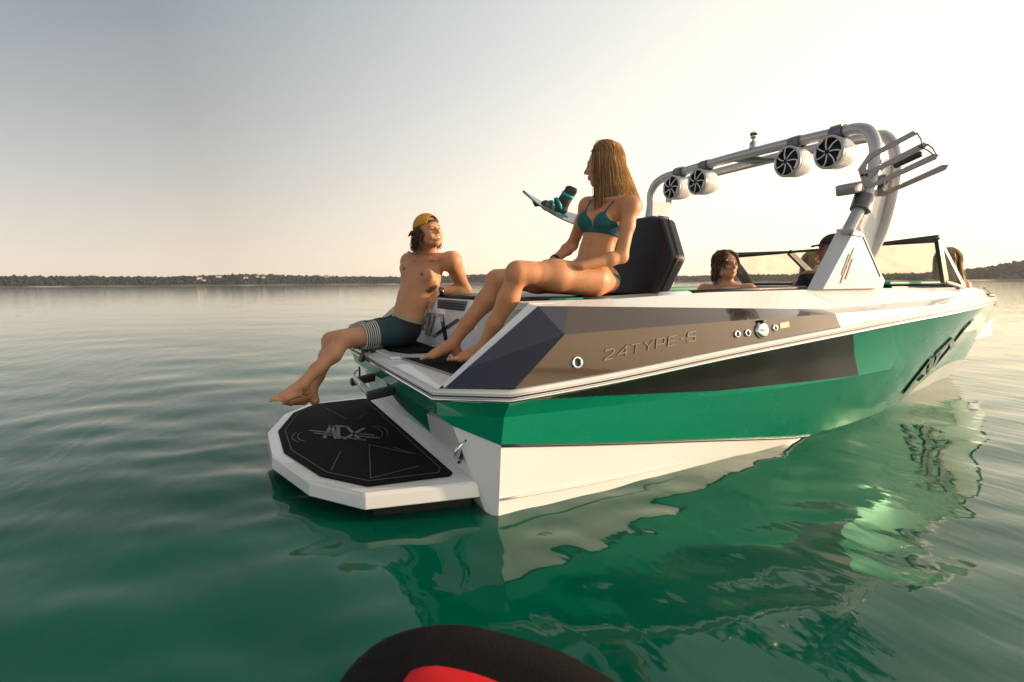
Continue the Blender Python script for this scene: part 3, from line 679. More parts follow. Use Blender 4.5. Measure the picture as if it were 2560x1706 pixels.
# speakers
def speaker(y, r):
    x, z = 3.045, 1.952; sp = empty('tower_speaker', (x, y, z)); sp.parent = boat
    pr = [(-.075, r*.93), (-.07, r), (-.04, r*1.0), (.03, r*.98), (.09, r*.86), (.14, r*.64), (.17, r*.36), (.18, 0)]
    MB().lathe(pr, (0, 0, 0), (1, 0, 0), 32).build('speaker_pod', WHITE, sp)
    MB().lathe([(-.073, r*.90), (-.05, r*.84), (-.015, r*.30), (-.03, r*.16), (-.035, 0)], (0, 0, 0), (1, 0, 0), 28).build('speaker_cone', CONE, sp)
    MB().lathe([(-.072, r*.86), (-.084, r*.90), (-.084, r*.98), (-.074, r*1.03), (-.06, r*1.0)], (0, 0, 0), (1, 0, 0), 32).build('grille_ring', GREY, sp)
    for k in range(7):
        a0 = 2*math.pi*k/7+.3; b = MB(); pts = []
        for t in np.linspace(.14, .9, 6):
            a = a0 + .32*t*t; pts.append((-.078-.012*(1-t), r*t*math.cos(a), r*t*math.sin(a)))
        b.tube(pts, r*.045, 6); b.build('grille_blade', WHITE, sp)
        if k % 3 == 0:
            pts = [(-.083, r*.86*math.cos(a), r*.86*math.sin(a)) for a in np.linspace(a0+.30, a0+.85, 6)]
            MB().tube(pts, r*.07, 6).build('grille_blade', WHITE, sp)
    MB().lathe([(-.098, 0), (-.096, r*.13), (-.085, r*.15), (-.07, r*.15)], (0, 0, 0), (1, 0, 0), 20).build('dust_cap', CONE, sp)
    MB().lathe([(-.045, .054), (.045, .054), (.045, .04), (-.045, .04), (-.045, .054)], (.025, 0, .144), (0, 1, 0), 20).build('speaker_clamp', DKGREY, sp)
    bevel(MB().box((.02, 0, .096), (.07, .05, .03)).build('clamp_foot', WHITE, sp), .006)
for y in (-.80, -.466, .466, .80): speaker(y, .112)
# anchor light
al = MB().lathe([(0, .035), (.05, .03), (.06, .014), (.075, .012), (.085, .026), (.10, .026)], (3.07, -.06, 2.14), (0, 0, 1), 16).build('anchor_light', CHROME, boat)
MB().lathe([(.10, .028), (.115, .03), (.118, .024)], (3.07, -.06, 2.14), (0, 0, 1), 16).build('light_lens', RUBBER, al)
MB().lathe([(.118, .03), (.13, .028), (.135, 0)], (3.07, -.06, 2.14), (0, 0, 1), 16).build('light_cap', WHITE, al)
bevel(MB().box((3.22, .06, 2.085), (.30, .20, .018)).build('tower_plate', DKGREY, arch), .006)
# starboard board rack
A = [(-1.103, 1.771), (-1.165, 1.851), (-1.425, 1.936), (-1.451, 1.912), (-1.199, 1.829), (-1.157, 1.793), (-1.154, 1.762), (-1.183, 1.753), (-1.459, 1.842), (-1.518, 1.844), (-1.488, 1.819), (-1.232, 1.736), (-1.189, 1.693), (-1.205, 1.671), (-1.535, 1.778), (-1.572, 1.775), (-1.558, 1.747), (-1.197, 1.64), (-1.152, 1.647), (-1.123, 1.715)]
def fork(x, dy, dz, parent=None, sg=1):
    q = [(x, sg*(y+dy), z+dz) for y, z in A]
    # triangulate via ngon prism
    return MB().prism(q, (.012, 0, 0)).build('rack_fork', RACKGREY, parent, False)
rack = MB().lathe([(-.05, .062), (.05, .062), (.05, .042), (-.05, .042), (-.05, .062)], (2.90, -1.108, 1.56), (.45, 0, 1), 20).build('board_rack', DKGREY, boat)
bevel(MB().box((2.86, -1.06, 1.66), (.16, .13, .07), Matrix.Rotation(R_(-12), 3, 'Y')).build('rack_block', RACKGREY, rack), .012)
MB().tube([(2.91, -1.10, 1.60), (2.93, -1.10, 1.70), (3.0, -1.17, 1.72), (3.07, -1.12, 1.68)], .022, 10).build('rack_pivot', DKGREY, rack)
bevel(fork(2.84, 0, 0, rack), .003); bevel(fork(3.06, .06, -.030, rack), .003)
for (y0, z0, y1, z1) in ((-1.45, 1.918, -1.485, 1.835), (-1.465, 1.838, -1.55, 1.772), (-1.51, 1.842, -1.56, 1.776)):
    MB().tube([(2.838, y0, z0), (2.834, (y0+y1)/2-.01, (z0+z1)/2), (2.838, y1, z1)], .0035, 6).build('bungee', RUBBER, rack)
bevel(MB().box((3.06, -1.28, 1.815), (.03, .17, .035), Matrix.Rotation(R_(-16), 3, 'X')).build('rack_pad', RUBBER, rack), .008)
MB().lathe([(-.006, 0), (-.006, .009), (.0, .009)], (2.84, -1.137, 1.730), (1, 0, 0), 10).build('rack_bolt', RUBBER, rack)
MB().lathe([(-.006, 0), (-.006, .009), (.0, .009)], (2.84, -1.163, 1.726), (1, 0, 0), 10).build('rack_bolt', RUBBER, rack)
# port rack, mirrored
prack = MB().lathe([(-.05, .062), (.05, .062), (.05, .042), (-.05, .042), (-.05, .062)], (3.0, 1.05, 1.56), (.45, 0, .6), 20).build('board_rack', DKGREY, boat)
bevel(fork(2.62, 0, -.03, prack, -1), .003); bevel(fork(2.80, 0, -.03, prack, -1), .003)
MB().tube([(2.62, 1.08, 1.70), (3.0, 1.05, 1.60)], .022, 10).build('rack_pivot', DKGREY, prack)

# ------------------------------------------------------------------ windscreen
GLASS = bpy.data.materials.new('tinted_glass'); GLASS.use_nodes = True
t = GLASS.node_tree; t.nodes.clear(); out = t.nodes.new('ShaderNodeOutputMaterial')
tr = t.nodes.new('ShaderNodeBsdfTransparent'); tr.inputs[0].default_value = (.93, .93, .9, 1)
gl = t.nodes.new('ShaderNodeBsdfGlossy'); gl.inputs['Roughness'].default_value = .02
nz = t.nodes.new('ShaderNodeTexNoise'); nz.inputs['Scale'].default_value = 3
df = t.nodes.new('ShaderNodeBsdfDiffuse'); df.inputs[0].default_value = (.7, .68, .6, 1)
lw = t.nodes.new('ShaderNodeLayerWeight'); lw.inputs['Blend'].default_value = .5
fr0 = t.nodes.new('ShaderNodeMath'); fr0.operation = 'POWER'; fr0.inputs[1].default_value = 5; t.links.new(lw.outputs['Facing'], fr0.inputs[0])
fr = t.nodes.new('ShaderNodeMath'); fr.operation = 'MULTIPLY_ADD'; fr.inputs[1].default_value = .5; fr.inputs[2].default_value = .03; t.links.new(fr0.outputs[0], fr.inputs[0])
m1 = t.nodes.new('ShaderNodeMixShader'); m2 = t.nodes.new('ShaderNodeMixShader')
mr = t.nodes.new('ShaderNodeMapRange'); mr.inputs['From Min'].default_value = .4; mr.inputs['From Max'].default_value = .7; mr.inputs['To Max'].default_value = .12; mr.inputs['To Min'].default_value = .01
t.links.new(nz.outputs[0], mr.inputs[0]); t.links.new(mr.outputs[0], m1.inputs[0]); t.links.new(tr.outputs[0], m1.inputs[1]); t.links.new(df.outputs[0], m1.inputs[2])
t.links.new(fr.outputs[0], m2.inputs[0]); t.links.new(m1.outputs[0], m2.inputs[1]); t.links.new(gl.outputs[0], m2.inputs[2]); t.links.new(m2.outputs[0], out.inputs[0])
WF = mat('black_windscreen_frame', (.03, .026, .02), .35, coat=.3)
tops = [(3.97, -1.0, 1.37), (4.12, -.40, 1.365), (4.16, .0, 1.355), (4.12, .40, 1.345), (3.92, 1.0, 1.335)]
bots = [(4.50, -.93, 1.0), (4.62, -.40, 1.02), (4.66, .0, 1.03), (4.62, .40, 1.03), (4.22, .93, 1.03)]
bots[0] = (4.56, -.90, 1.0)
ws = MB().tube(tops, [.030, .013, .012, .013, .032], 8).build('windscreen_frame', WF, boat)
def bar(a, b_, wd, th, m, nm='windscreen_post', par=ws):
    a, b_ = Vector(a), Vector(b_); d = (b_-a).normalized(); s_ = d.cross(Vector((0, 1, 0))).normalized()*wd/2; n_ = d.cross(s_).normalized()*th/2
    return bevel(MB().prism([a-s_-n_, a+s_-n_, b_+s_*1.3-n_, b_-s_*1.3-n_], n_*2).build(nm, m, par, False), .004)
bar(tops[0], (4.13, -.985, 1.05), .05, .03, WF); bar(tops[0], bots[0], .028, .03, mat('pale_frame', (.55, .5, .42), .35, metal=.5))
bar(tops[3], bots[3], .055, .03, WF); bar((3.93, .98, 1.33), (4.20, .94, 1.02), .085, .05, WF)
bar((4.13, -.985, 1.05), bots[0], .02, .03, WF)
MB().tube(bots, .014, 8).build('windscreen_sill', WF, ws)
for i in range(4):
    MB().prism([tops[i], tops[i+1], bots[i+1], bots[i]], (.006, 0, 0)).build('windscreen_pane', GLASS, ws, False)
# helm dash, black fairing under port pane
bevel(MB().prism([(3.45, .30, .93), (4.25, .30, .93), (4.25, .92, .93), (3.45, .92, .93)], (0, 0, .085)).build('dash', VINYL, boat, False), .03, 3)
bevel(MB().prism([(3.60, -.90, .93), (4.36, -.90, .93), (4.36, -.35, .93), (3.60, -.35, .93)], (0, 0, .095)).build('dash', VINYL, boat, False), .02, 3)
bevel(MB().prism([(3.58, -.905, 1.03), (4.36, -.905, 1.03), (4.36, -.34, 1.03), (3.58, -.34, 1.03)], (0, 0, .022)).build('dash_trim', TEAL, boat, False), .008, 2)
# ------------------------------------------------------------------ people: bodies as one smooth implicit surface
def nv(v): v = np.asarray(v, float); return v/np.linalg.norm(v)
class Field:
    """distance field on a regular grid; each shape touches only its own neighbourhood"""
    def __init__(s, lo, hi, h):
        s.h = h; s.lo = np.asarray(lo, float); s.n = np.ceil((np.asarray(hi)-s.lo)/h).astype(int)+1
        s.F = np.full(s.n, 1.0, np.float32)
    def like(s): return Field(s.lo, s.lo+(s.n-1)*s.h, s.h)
    def sub(s, lo, hi):
        a = np.clip(np.floor((np.asarray(lo)-s.lo)/s.h).astype(int), 0, s.n-1); b = np.clip(np.ceil((np.asarray(hi)-s.lo)/s.h).astype(int)+1, a+1, s.n)
        sl = tuple(slice(a[i], b[i]) for i in range(3))
        ax = [(s.lo[i]+s.h*np.arange(a[i], b[i])).astype(np.float32) for i in range(3)]
        return sl, np.meshgrid(*ax, indexing='ij')
    def put(s, sl, d, k, cut=False):
        f = s.F[sl]
        if cut: d = -d; g = np.maximum(k-np.abs(f-d), 0)/k; s.F[sl] = np.maximum(f, d)+g*g*k*.25
        else: g = np.maximum(k-np.abs(f-d), 0)/k; s.F[sl] = np.minimum(f, d)-g*g*k*.25
    def cone(s, a, b, ra, rb, k=.02, flat=None, cut=False):
        a = np.asarray(a, float); b = np.asarray(b, float); m = max(ra, rb)+k+3*s.h
        sl, (X, Y, Z) = s.sub(np.minimum(a, b)-m, np.maximum(a, b)+m)
        if flat is not None:                   # squash along a direction
            ax, q = nv(flat[0]), flat[1]; c = (a+b)/2
            w = ((X-c[0])*ax[0]+(Y-c[1])*ax[1]+(Z-c[2])*ax[2])*(1/q-1)
            X, Y, Z = X+w*ax[0], Y+w*ax[1], Z+w*ax[2]
        d = b-a; L2 = d@d+1e-12
        t = np.clip(((X-a[0])*d[0]+(Y-a[1])*d[1]+(Z-a[2])*d[2])/L2, 0, 1)
        D = np.sqrt((X-a[0]-t*d[0])**2+(Y-a[1]-t*d[1])**2+(Z-a[2]-t*d[2])**2)-(ra+(rb-ra)*t)
        if flat is not None: D = D*flat[1]**.5
        s.put(sl, D.astype(np.float32), k, cut); return s
    def chain(s, pts, rs, k=.02, **kw):
        for i in range(len(pts)-1): s.cone(pts[i], pts[i+1], rs[i], rs[i+1], k, **kw)
        return s
    def ell(s, c, r, ax=None, k=.02, cut=False):
        c = np.asarray(c, float); r = np.asarray(r, float); m = r.max()+k+3*s.h
        sl, (X, Y, Z) = s.sub(c-m, c+m); X, Y, Z = X-c[0], Y-c[1], Z-c[2]
        if ax is not None: X, Y, Z = (X*a[0]+Y*a[1]+Z*a[2] for a in ax)
        k0 = np.sqrt((X/r[0])**2+(Y/r[1])**2+(Z/r[2])**2); k1 = np.sqrt((X/r[0]**2)**2+(Y/r[1]**2)**2+(Z/r[2]**2)**2)+1e-6
        s.put(sl, (k0*(k0-1)/k1).astype(np.float32), k, cut); return s
    def merge(s, o, k=.004, near=None, rad=.2, kn=.05):
        """join another field: soft near the joint, tight elsewhere"""
        m = np.argwhere(o.F < .2)
        if len(m) == 0: return s
        a, b = m.min(0), m.max(0)+1; sl = tuple(slice(a[i], b[i]) for i in range(3))
        kk = k
        if near is not None:
            ax = [s.lo[i]+s.h*np.arange(a[i], b[i]) for i in range(3)]; X, Y, Z = np.meshgrid(*ax, indexing='ij')
            d = np.sqrt((X-near[0])**2+(Y-near[1])**2+(Z-near[2])**2); kk = (k+(kn-k)*np.clip(1.5-d/rad, 0, 1)).astype(np.float32)
        f, d = s.F[sl], o.F[sl]; g = np.maximum(kk-np.abs(f-d), 0)/kk
        s.F[sl] = np.minimum(f, d)-g*g*kk*.25; return s
    def points(s):
        ax = [s.lo[i]+s.h*np.arange(s.n[i]) for i in range(3)]; return np.meshgrid(*ax, indexing='ij')
    def mesh(s):                               # surface nets
        F = s.F; neg = F < 0; nx, ny, nz = s.n
        cs = np.zeros((nx-1, ny-1, nz-1), np.int8)
        cor = [(i, j, k) for i in (0, 1) for j in (0, 1) for k in (0, 1)]
        for i, j, k in cor: cs += neg[i:nx-1+i, j:ny-1+j, k:nz-1+k]
        act = np.argwhere((cs > 0) & (cs < 8)); N = len(act)
        idx = np.full((nx-1, ny-1, nz-1), -1, np.int32); idx[act[:, 0], act[:, 1], act[:, 2]] = np.arange(N)
        acc = np.zeros((N, 3)); cnt = np.zeros(N)
        val = {c: F[act[:, 0]+c[0], act[:, 1]+c[1], act[:, 2]+c[2]].astype(float) for c in cor}
        for c in cor:
            for ax in range(3):
                if c[ax] == 0:
                    d = list(c); d[ax] = 1; a, b = val[c], val[tuple(d)]; m = (a < 0) != (b < 0)
                    t = np.where(m, a/np.where(m, a-b, 1), 0); p = np.zeros((N, 3)); p[:] = c; p[:, ax] += t
                    acc[m] += p[m]; cnt += m
        V = s.lo+(act+acc/cnt[:, None])*s.h; Q = []
        for ax in range(3):
            A = [slice(None)]*3; B = [slice(None)]*3; A[ax] = slice(0, -1); B[ax] = slice(1, None)
            ch = neg[tuple(A)] != neg[tuple(B)]; e = np.argwhere(ch); u, v = (ax+1) % 3, (ax+2) % 3
            ok = (e[:, u] > 0) & (e[:, v] > 0) & (e[:, u] < s.n[u]-1) & (e[:, v] < s.n[v]-1); e = e[ok]
            ins = neg[e[:, 0], e[:, 1], e[:, 2]]
            def g(du, dv): q = e.copy(); q[:, u] += du; q[:, v] += dv; return idx[q[:, 0], q[:, 1], q[:, 2]]
            q = np.stack([g(-1, -1), g(0, -1), g(0, 0), g(-1, 0)], -1)
            q[~ins] = q[~ins][:, ::-1]; Q.append(q)
        return V, np.concatenate(Q)
def mesh_obj(name, V, Q, m, parent=None, col=None, attr=None):
    me = bpy.data.meshes.new(name); me.from_pydata(V.tolist(), [], Q.tolist())
    me.polygons.foreach_set('use_smooth', np.full(len(Q), True)); me.materials.append(m)
    if col is not None:
        a = me.color_attributes.new('tint', 'FLOAT_COLOR', 'POINT'); a.data.foreach_set('color', np.c_[col, np.ones(len(col))].astype(np.float32).ravel())
    for k, v in (attr or {}).items():
        a = me.attributes.new(k, 'FLOAT', 'POINT'); a.data.foreach_set('value', v.astype(np.float32))
    me.update(); o = bpy.data.objects.new(name, me); COL.objects.link(o)
    if parent: o.parent = parent
    return o
def frame(fw, upv=(0, 0, 1)):                  # rows: right, forward, up
    f = nv(fw); r = nv(np.cross(f, upv)); u = np.cross(r, f); return np.array([r, f, u])

SKIN = mat('skin', (.55, .26, .14), .47, var=.20, scale=14, bump=.16, bscale=110, sss=.15, vcol='tint', spec=.35)
def paint(V, base):
    return np.tile(np.asarray(base, float), (len(V), 1))
def dab(col, V, c, r, color, ax=None, soft=.35, amount=1.0):
    d = V-np.asarray(c); 
    if ax is not None: d = d@np.asarray(ax).T
    q = np.sqrt(((d/np.asarray(r))**2).sum(1)); w = np.clip((1-q)/soft, 0, 1)[:, None]*amount
    col[:] = col*(1-w)+np.asarray(color)*w

def head(F, c, A, s=1.0, fem=False, smile=False):
    """c centre, A rows right/forward/up"""
    L = lambda x, y, z: c+s*(x*A[0]+y*A[1]+z*A[2]); e = lambda p, r, k=.02, cut=False: F.ell(L(*p), np.asarray(r)*s, A, k*s, cut)
    j = .92 if fem else 1.0
    e((0, -.012, .032), (.075, .094, .086)); e((0, .028, -.028), (.062*j, .066, .086*j), .03); e((0, .058, -.094), (.027*j, .024, .020), .03)
    for sx in (-1, 1):
        e((sx*.043*j, .052, -.022), (.022, .026, .020), .025); e((sx*.052*j, .02, -.07), (.018, .035, .022), .03)
    F.cone(L(-.036, .076, .022), L(.036, .076, .022), .013*s, .013*s, .02*s)
    for sx in (-1, 1): e((sx*.031, .100, .002), (.017, .018, .012), .014, True)
    for sx in (-1, 1): e((sx*.031, .074, .002), (.0145, .0145, .0125), .004)
    F.cone(L(0, .084, .016), L(0, .110, -.024), .007*s, .0115*s, .012*s)
    for sx in (-1, 1): e((sx*.0115, .098, -.029), (.0085, .010, .0075), .008)
    if smile:
        e((0, .083, -.062), (.034, .016, .018), .012); e((0, .104, -.062), (.031, .017, .0105), .006, True)
        for sx in (-1, 1): e((sx*.043, .068, -.048), (.017, .017, .016), .02)
        e((0, .098, -.0505), (.023, .007, .0045), .005); e((0, .094, -.073), (.020, .008, .0055), .006)
    else:
        e((0, .092, -.0545), (.021, .009, .006), .007); e((0, .090, -.0655), (.018, .010, .0075), .007); e((0, .106, -.060), (.018, .010, .0018), .004, True)
    for sx in (-1, 1):
        e((sx*.076, -.008, -.006), (.010, .020, .031), .010); e((sx*.086, -.004, -.002), (.006, .011, .018), .006, True)
def head_paint(col, V, c, A, s, lip=(.36, .12, .09), brow=(.07, .04, .025), smile=False):
    L = lambda x, y, z: c+s*(x*A[0]+y*A[1]+z*A[2]); d = lambda p, r, cl, am=1, so=.4: dab(col, V, L(*p), np.asarray(r)*s, cl, A, so, am)
    for sx in (-1, 1):
        d((sx*.045, .06, -.03), (.032, .05, .028), (.52, .20, .12), .45, 1.0)
        d((sx*.031, .092, .002), (.019, .03, .0105), (.10, .05, .035), .85)
        d((sx*.032, .09, .002), (.0120, .03, .0068), (.018, .012, .011), 1)
        d((sx*.034, .09, .023), (.022, .03, .0055), brow, .9)
    if smile: d((0, .095, -.062), (.026, .03, .0095), (.10, .025, .02), 1, .3)
    d((0, .10, -.0515), (.024, .02, .006), lip, .7); d((0, .10, -.071), (.021, .02, .0075), lip, .7)
def hand(F, w, f, n, side, s=1.0, curl=.35, spread=.10):
    """w wrist, f direction of the fingers, n back of the hand, side towards the thumb"""
    f, n, side = nv(f), nv(n), nv(side); w = np.asarray(w, float); k = .008
    kn = []
    for i, (o, ln, r) in enumerate(((.030, .074, .0088), (.010, .080, .0090), (-.010, .074, .0087), (-.028, .060, .0078))):
        b = w + s*(f*(.085-.004*abs(i-1)) + side*o); kn.append(b)
        F.cone(w+side*o*.55*s+f*.012*s, b, .0135*s, .0115*s, .012)
        d = nv(f+side*(spread*(1.2-.8*i))); p = b; cur = curl*(1+.12*i)
        for q, fr in enumerate((.46, .31, .26)):
            d = nv(d*math.cos(cur)-n*math.sin(cur)); e = p+d*ln*fr*s; F.cone(p, e, r*s*(1-.08*q), r*s*(.92-.08*q), .004); p = e
    F.cone(kn[0], kn[3], .011*s, .010*s, .012)
    d = nv(f*.72+side*.75-n*.15); p = w+s*(f*.022+side*.022)
    for ln, r in ((.042, .0135), (.032, .0105), (.026, .0092)):
        e = p+d*ln*s; F.cone(p, e, r*s, r*.92*s, .008); p = e; d = nv(d+f*.28-n*.12)
def foot(F, a, f, d, side, s=1.0, bend=0.0):
    """a ankle joint, f towards the toes, d towards the sole, side towards the big toe"""
    f, side = nv(f), nv(side); d = nv(np.asarray(d)-f*np.dot(d, f)); a = np.asarray(a, float)
    P = lambda x, y, z: a+s*(f*x+side*y+d*z)
    F.ell(P(-.030, 0, .043), np.array([.030, .027, .028])*s, np.array([f, side, d]), .02)
    F.cone(P(-.02, 0, .0), P(-.030, 0, .04), .030*s, .026*s, .02)
    F.chain([P(0, 0, .004), P(.05, .006, .026), P(.10, .008, .047), P(.135, .008, .056)], [.034*s, .031*s, .026*s, .019*s], .02)
    F.cone(P(.03, -.016, .055), P(.12, -.026, .060), .018*s, .014*s, .02)
    F.cone(P(.125, .026, .058), P(.125, -.028, .061), .018*s, .013*s, .015)
    for i, (y, l, r) in enumerate(((.026, .052, .0125), (.008, .046, .0092), (-.007, .040, .0085), (-.020, .033, .0080), (-.031, .027, .0078))):
        x0 = .138-.012*i; b = P(x0, y, .060); m = P(x0+l*.5, y+.002, .058-bend*.01); e = P(x0+l, y+.001, .066-bend*.02)
        F.chain([b, m, e], [r*s, r*s*.95, r*s*.9], .006)
    return [P(.138-.012*i+l+.003, y+.001, .058) for i, (y, l) in enumerate(((.026, .052), (.008, .046), (-.007, .040), (-.020, .033), (-.031, .027)))]
def leg(F, hip, kn, an, r, back, k=.03):
    """r: hip, mid thigh, knee, calf, ankle; back: direction of the calf muscle"""
    hip, kn, an = map(np.asarray, (hip, kn, an)); back = nv(back)
    F.chain([hip, hip*.5+kn*.5-back*.008, kn*.88+hip*.12, kn], [r[0], r[1], r[2]*1.03, r[2]], k)
    F.chain([kn, kn*.68+an*.32+back*.014, kn*.32+an*.68+back*.004, an], [r[2]*.94, r[3], r[3]*.74, r[4]], k)
    F.ell(kn*.97+an*.03-back*r[2]*.25, [r[2]*.85]*3, None, k)
def arm(F, sh, el, wr, r, k=.025):
    sh, el, wr = map(np.asarray, (sh, el, wr))
    F.chain([sh, sh*.6+el*.4, el], [r[0], r[1], r[2]], k); F.chain([el, el*.72+wr*.28, wr], [r[2], r[2]*1.02, r[3]], k)

def strand_mesh(paths, rads, cols, name, parent, m):
    V = []; Q = []; C = []
    for P, r, c in zip(paths, rads, cols):
        P = np.asarray(P); n = len(P); T = np.gradient(P, axis=0); T /= np.linalg.norm(T, axis=1)[:, None]+1e-9
        a = np.cross(T, [.3, .2, .9]); a /= np.linalg.norm(a, axis=1)[:, None]+1e-9; b = np.cross(T, a)
        base = len(V)
        for i in range(n):
            rr_ = r*(1-.75*(i/(n-1))**2)
            for q in range(3):
                th = q*2.094; V.append(P[i]+rr_*(a[i]*math.cos(th)+b[i]*math.sin(th))); C.append(c)
        for i in range(n-1):
            for q in range(3): Q.append((base+i*3+q, base+i*3+(q+1) % 3, base+i*3+3+(q+1) % 3, base+i*3+3+q))
    o = mesh_obj(name, np.array(V), np.array(Q), m, parent, np.array(C)); tag(o, kind='stuff'); return o
HAIR = mat('hair', (.2, .1, .05), .38, var=.25, scale=60, vcol='tint', spec=.4)
def hair_strands(c, A, s, n, length, seed, pal, keep, wave=0.0, rad=.0026, steps=18, flare=.0, drift=(0, 0, 0), cover=1.06, spread=1.0):
    """strands rooted on the scalp that follow the skull, then hang"""
    r = np.random.default_rng(seed); paths = []; rads = []; cols = []
    R = np.array([.079, .099, .092])*s*cover; cc = c+s*(A[1]*-.012+A[2]*.032)
    while len(paths) < n:
        d = r.normal(size=3); d /= np.linalg.norm(d)
        if not keep(d): continue
        p = cc+(d*R)@A; P = [p]; L = length*r.uniform(.8, 1.08); st = L/steps; ph = r.uniform(0, 6.28); off = r.normal(0, 1, 3)
        lift = r.uniform(1.0, 1.10)
        for i in range(steps):
            q = (p-cc)@A.T/(R*lift); nrm = nv((q/R)@A); g = np.array([0, 0, -1.0]) + np.asarray(drift)*min(1, i/6)
            if np.linalg.norm(q) < 1.12 and q[2] > -1.2:
                t = g-nrm*np.dot(g, nrm)*(1 if np.dot(g, nrm) < 0 else .0)
                if q[2] > .55: t = t + (nv(np.array([d[0]*1.3, d[1]*.35-.25, 0]))@A)*.9
                t = nv(t)
            else: t = nv(g+nrm*flare)
            wv = wave*np.array([math.sin(i*1.1+ph), math.cos(i*.9+ph*1.7), .5*math.sin(i*1.3+ph)])
            p = p+nv(t+wv+off*.02*spread)*st
            q = (p-cc)@A.T/(R*lift); ln = np.linalg.norm(q)
            if ln < 1: p = cc+((q/ln)*(R*lift))@A
            P.append(p.copy())
        paths.append(P); rads.append(rad*r.uniform(.7, 1.3)); f = r.random(); k = min(int(f*len(pal)), len(pal)-1)
        cols.append(np.array(pal[k])*r.uniform(.75, 1.25))
    return paths, rads, cols
def hair_long(o, hp, H, s, ir, count, seed, pal, face=.064, lmin=.33, lmax=.45, flare=.42, base=.12):
    """long straight hair: strands leave the parting, follow the skull and hang, drifting along ir"""
    rg = np.random.default_rng(seed); paths = []; rads = []; cols = []
    Rr = A3((.080, .100, .094))*s*1.05; cc = hp+s*(H[1]*-.012+H[2]*.032)
    for i in range(count):
        side = 1 if rg.random() < .5 else -1; y0 = rg.uniform(-.62, .42)
        d = nv((side*abs(rg.normal(0, .06))+side*.01, y0, math.sqrt(max(.05, 1-y0*y0))))
        stray = rg.random() < .08
        lift = 1+.13*rg.random()**1.5+(.10 if stray else 0); p = cc+(d*Rr*lift)@H; P = [p]; L = rg.uniform(lmin, lmax); n = 22; st = L/n
        ry = rg.uniform(-1.3, .30) if y0 > -.3 else rg.uniform(-2.2, .1); push = nv((side, ry, 0))@H; ph = rg.uniform(0, 6.28)
        back = np.clip(-(d[1]+.6*ry), 0, 1); fl = rg.uniform(.08, flare)*back + .03
        for q_ in range(n):
            q = (p-cc)@H.T/(Rr*lift); nr = nv((q/Rr)@H); g = A3((0, 0, -1.0))
            if q[2] > -.15:
                g = g*(1.15-max(q[2], 0))+push*(.15+.95*max(q[2], 0)**1.5); t = nv(g-nr*np.dot(g, nr))
            else: t = nv(g+ir*fl+nr*.02+(.14 if stray else .04)*A3((math.sin(q_*.5+ph), math.cos(q_*.4+ph), 0)))
            p = p+t*st; q = (p-cc)@H.T/(Rr*lift); ln = np.linalg.norm(q)
            if ln < 1 and q[2] > -.75: p = cc+((q/ln)*(Rr*lift))@H
            P.append(p.copy())
        e = (A3(P[10])-cc)@H.T
        if e[1] > face and rg.random() < .85: continue                  # keep the face clear
        paths.append(P); rads.append((.0010 if stray else .0020)*rg.uniform(.6, 1.3)); gold = np.clip(base+fl*1.9+rg.normal(0, .20), 0, .999)  # back-swept strands turn golden: blond lengths plus painted-in sun backlight
        cols.append(A3(pal[int(gold*5)])*rg.uniform(.75, 1.25))
    strand_mesh(paths, rads, cols, 'hair', o, HAIR)
    G = Field(hp-.16, hp+.16, .005); G.ell(cc, Rr*1.0, H, .01); X, Y, Z = G.points(); q = (np.stack([X, Y, Z], -1)-cc)@H.T
    G.F = np.maximum(G.F, (np.minimum(q[..., 1]-.045-np.clip(q[..., 2], 0, 1)*.5, 1)).astype(np.float32)); G.F = np.maximum(G.F, (-.03-q[..., 2]).astype(np.float32))
    v, qq = G.mesh(); mesh_obj('hair_cap', v, qq, HAIR, o, np.tile(A3(pal[0])*.9, (len(v), 1)))
def band(c, axis, r, wd, th, m, name, parent, n=24, ell=1.0):
    ax = nv(axis); a = nv(np.cross(ax, [.21, .13, .97])); b = np.cross(ax, a); V = []; F_ = []
    for o, rr_ in ((-wd/2, r), (-wd/2, r+th), (wd/2, r+th), (wd/2, r)):
        for j in range(n): th_ = 2*math.pi*j/n; V.append(np.asarray(c)+ax*o+rr_*(a*math.cos(th_)+b*math.sin(th_)*ell))
    F_ = [(i*n+j, i*n+(j+1) % n, ((i+1) % 4)*n+(j+1) % n, ((i+1) % 4)*n+j) for i in range(4) for j in range(n)]
    return link(name, V, F_, m, parent)
A3 = np.asarray
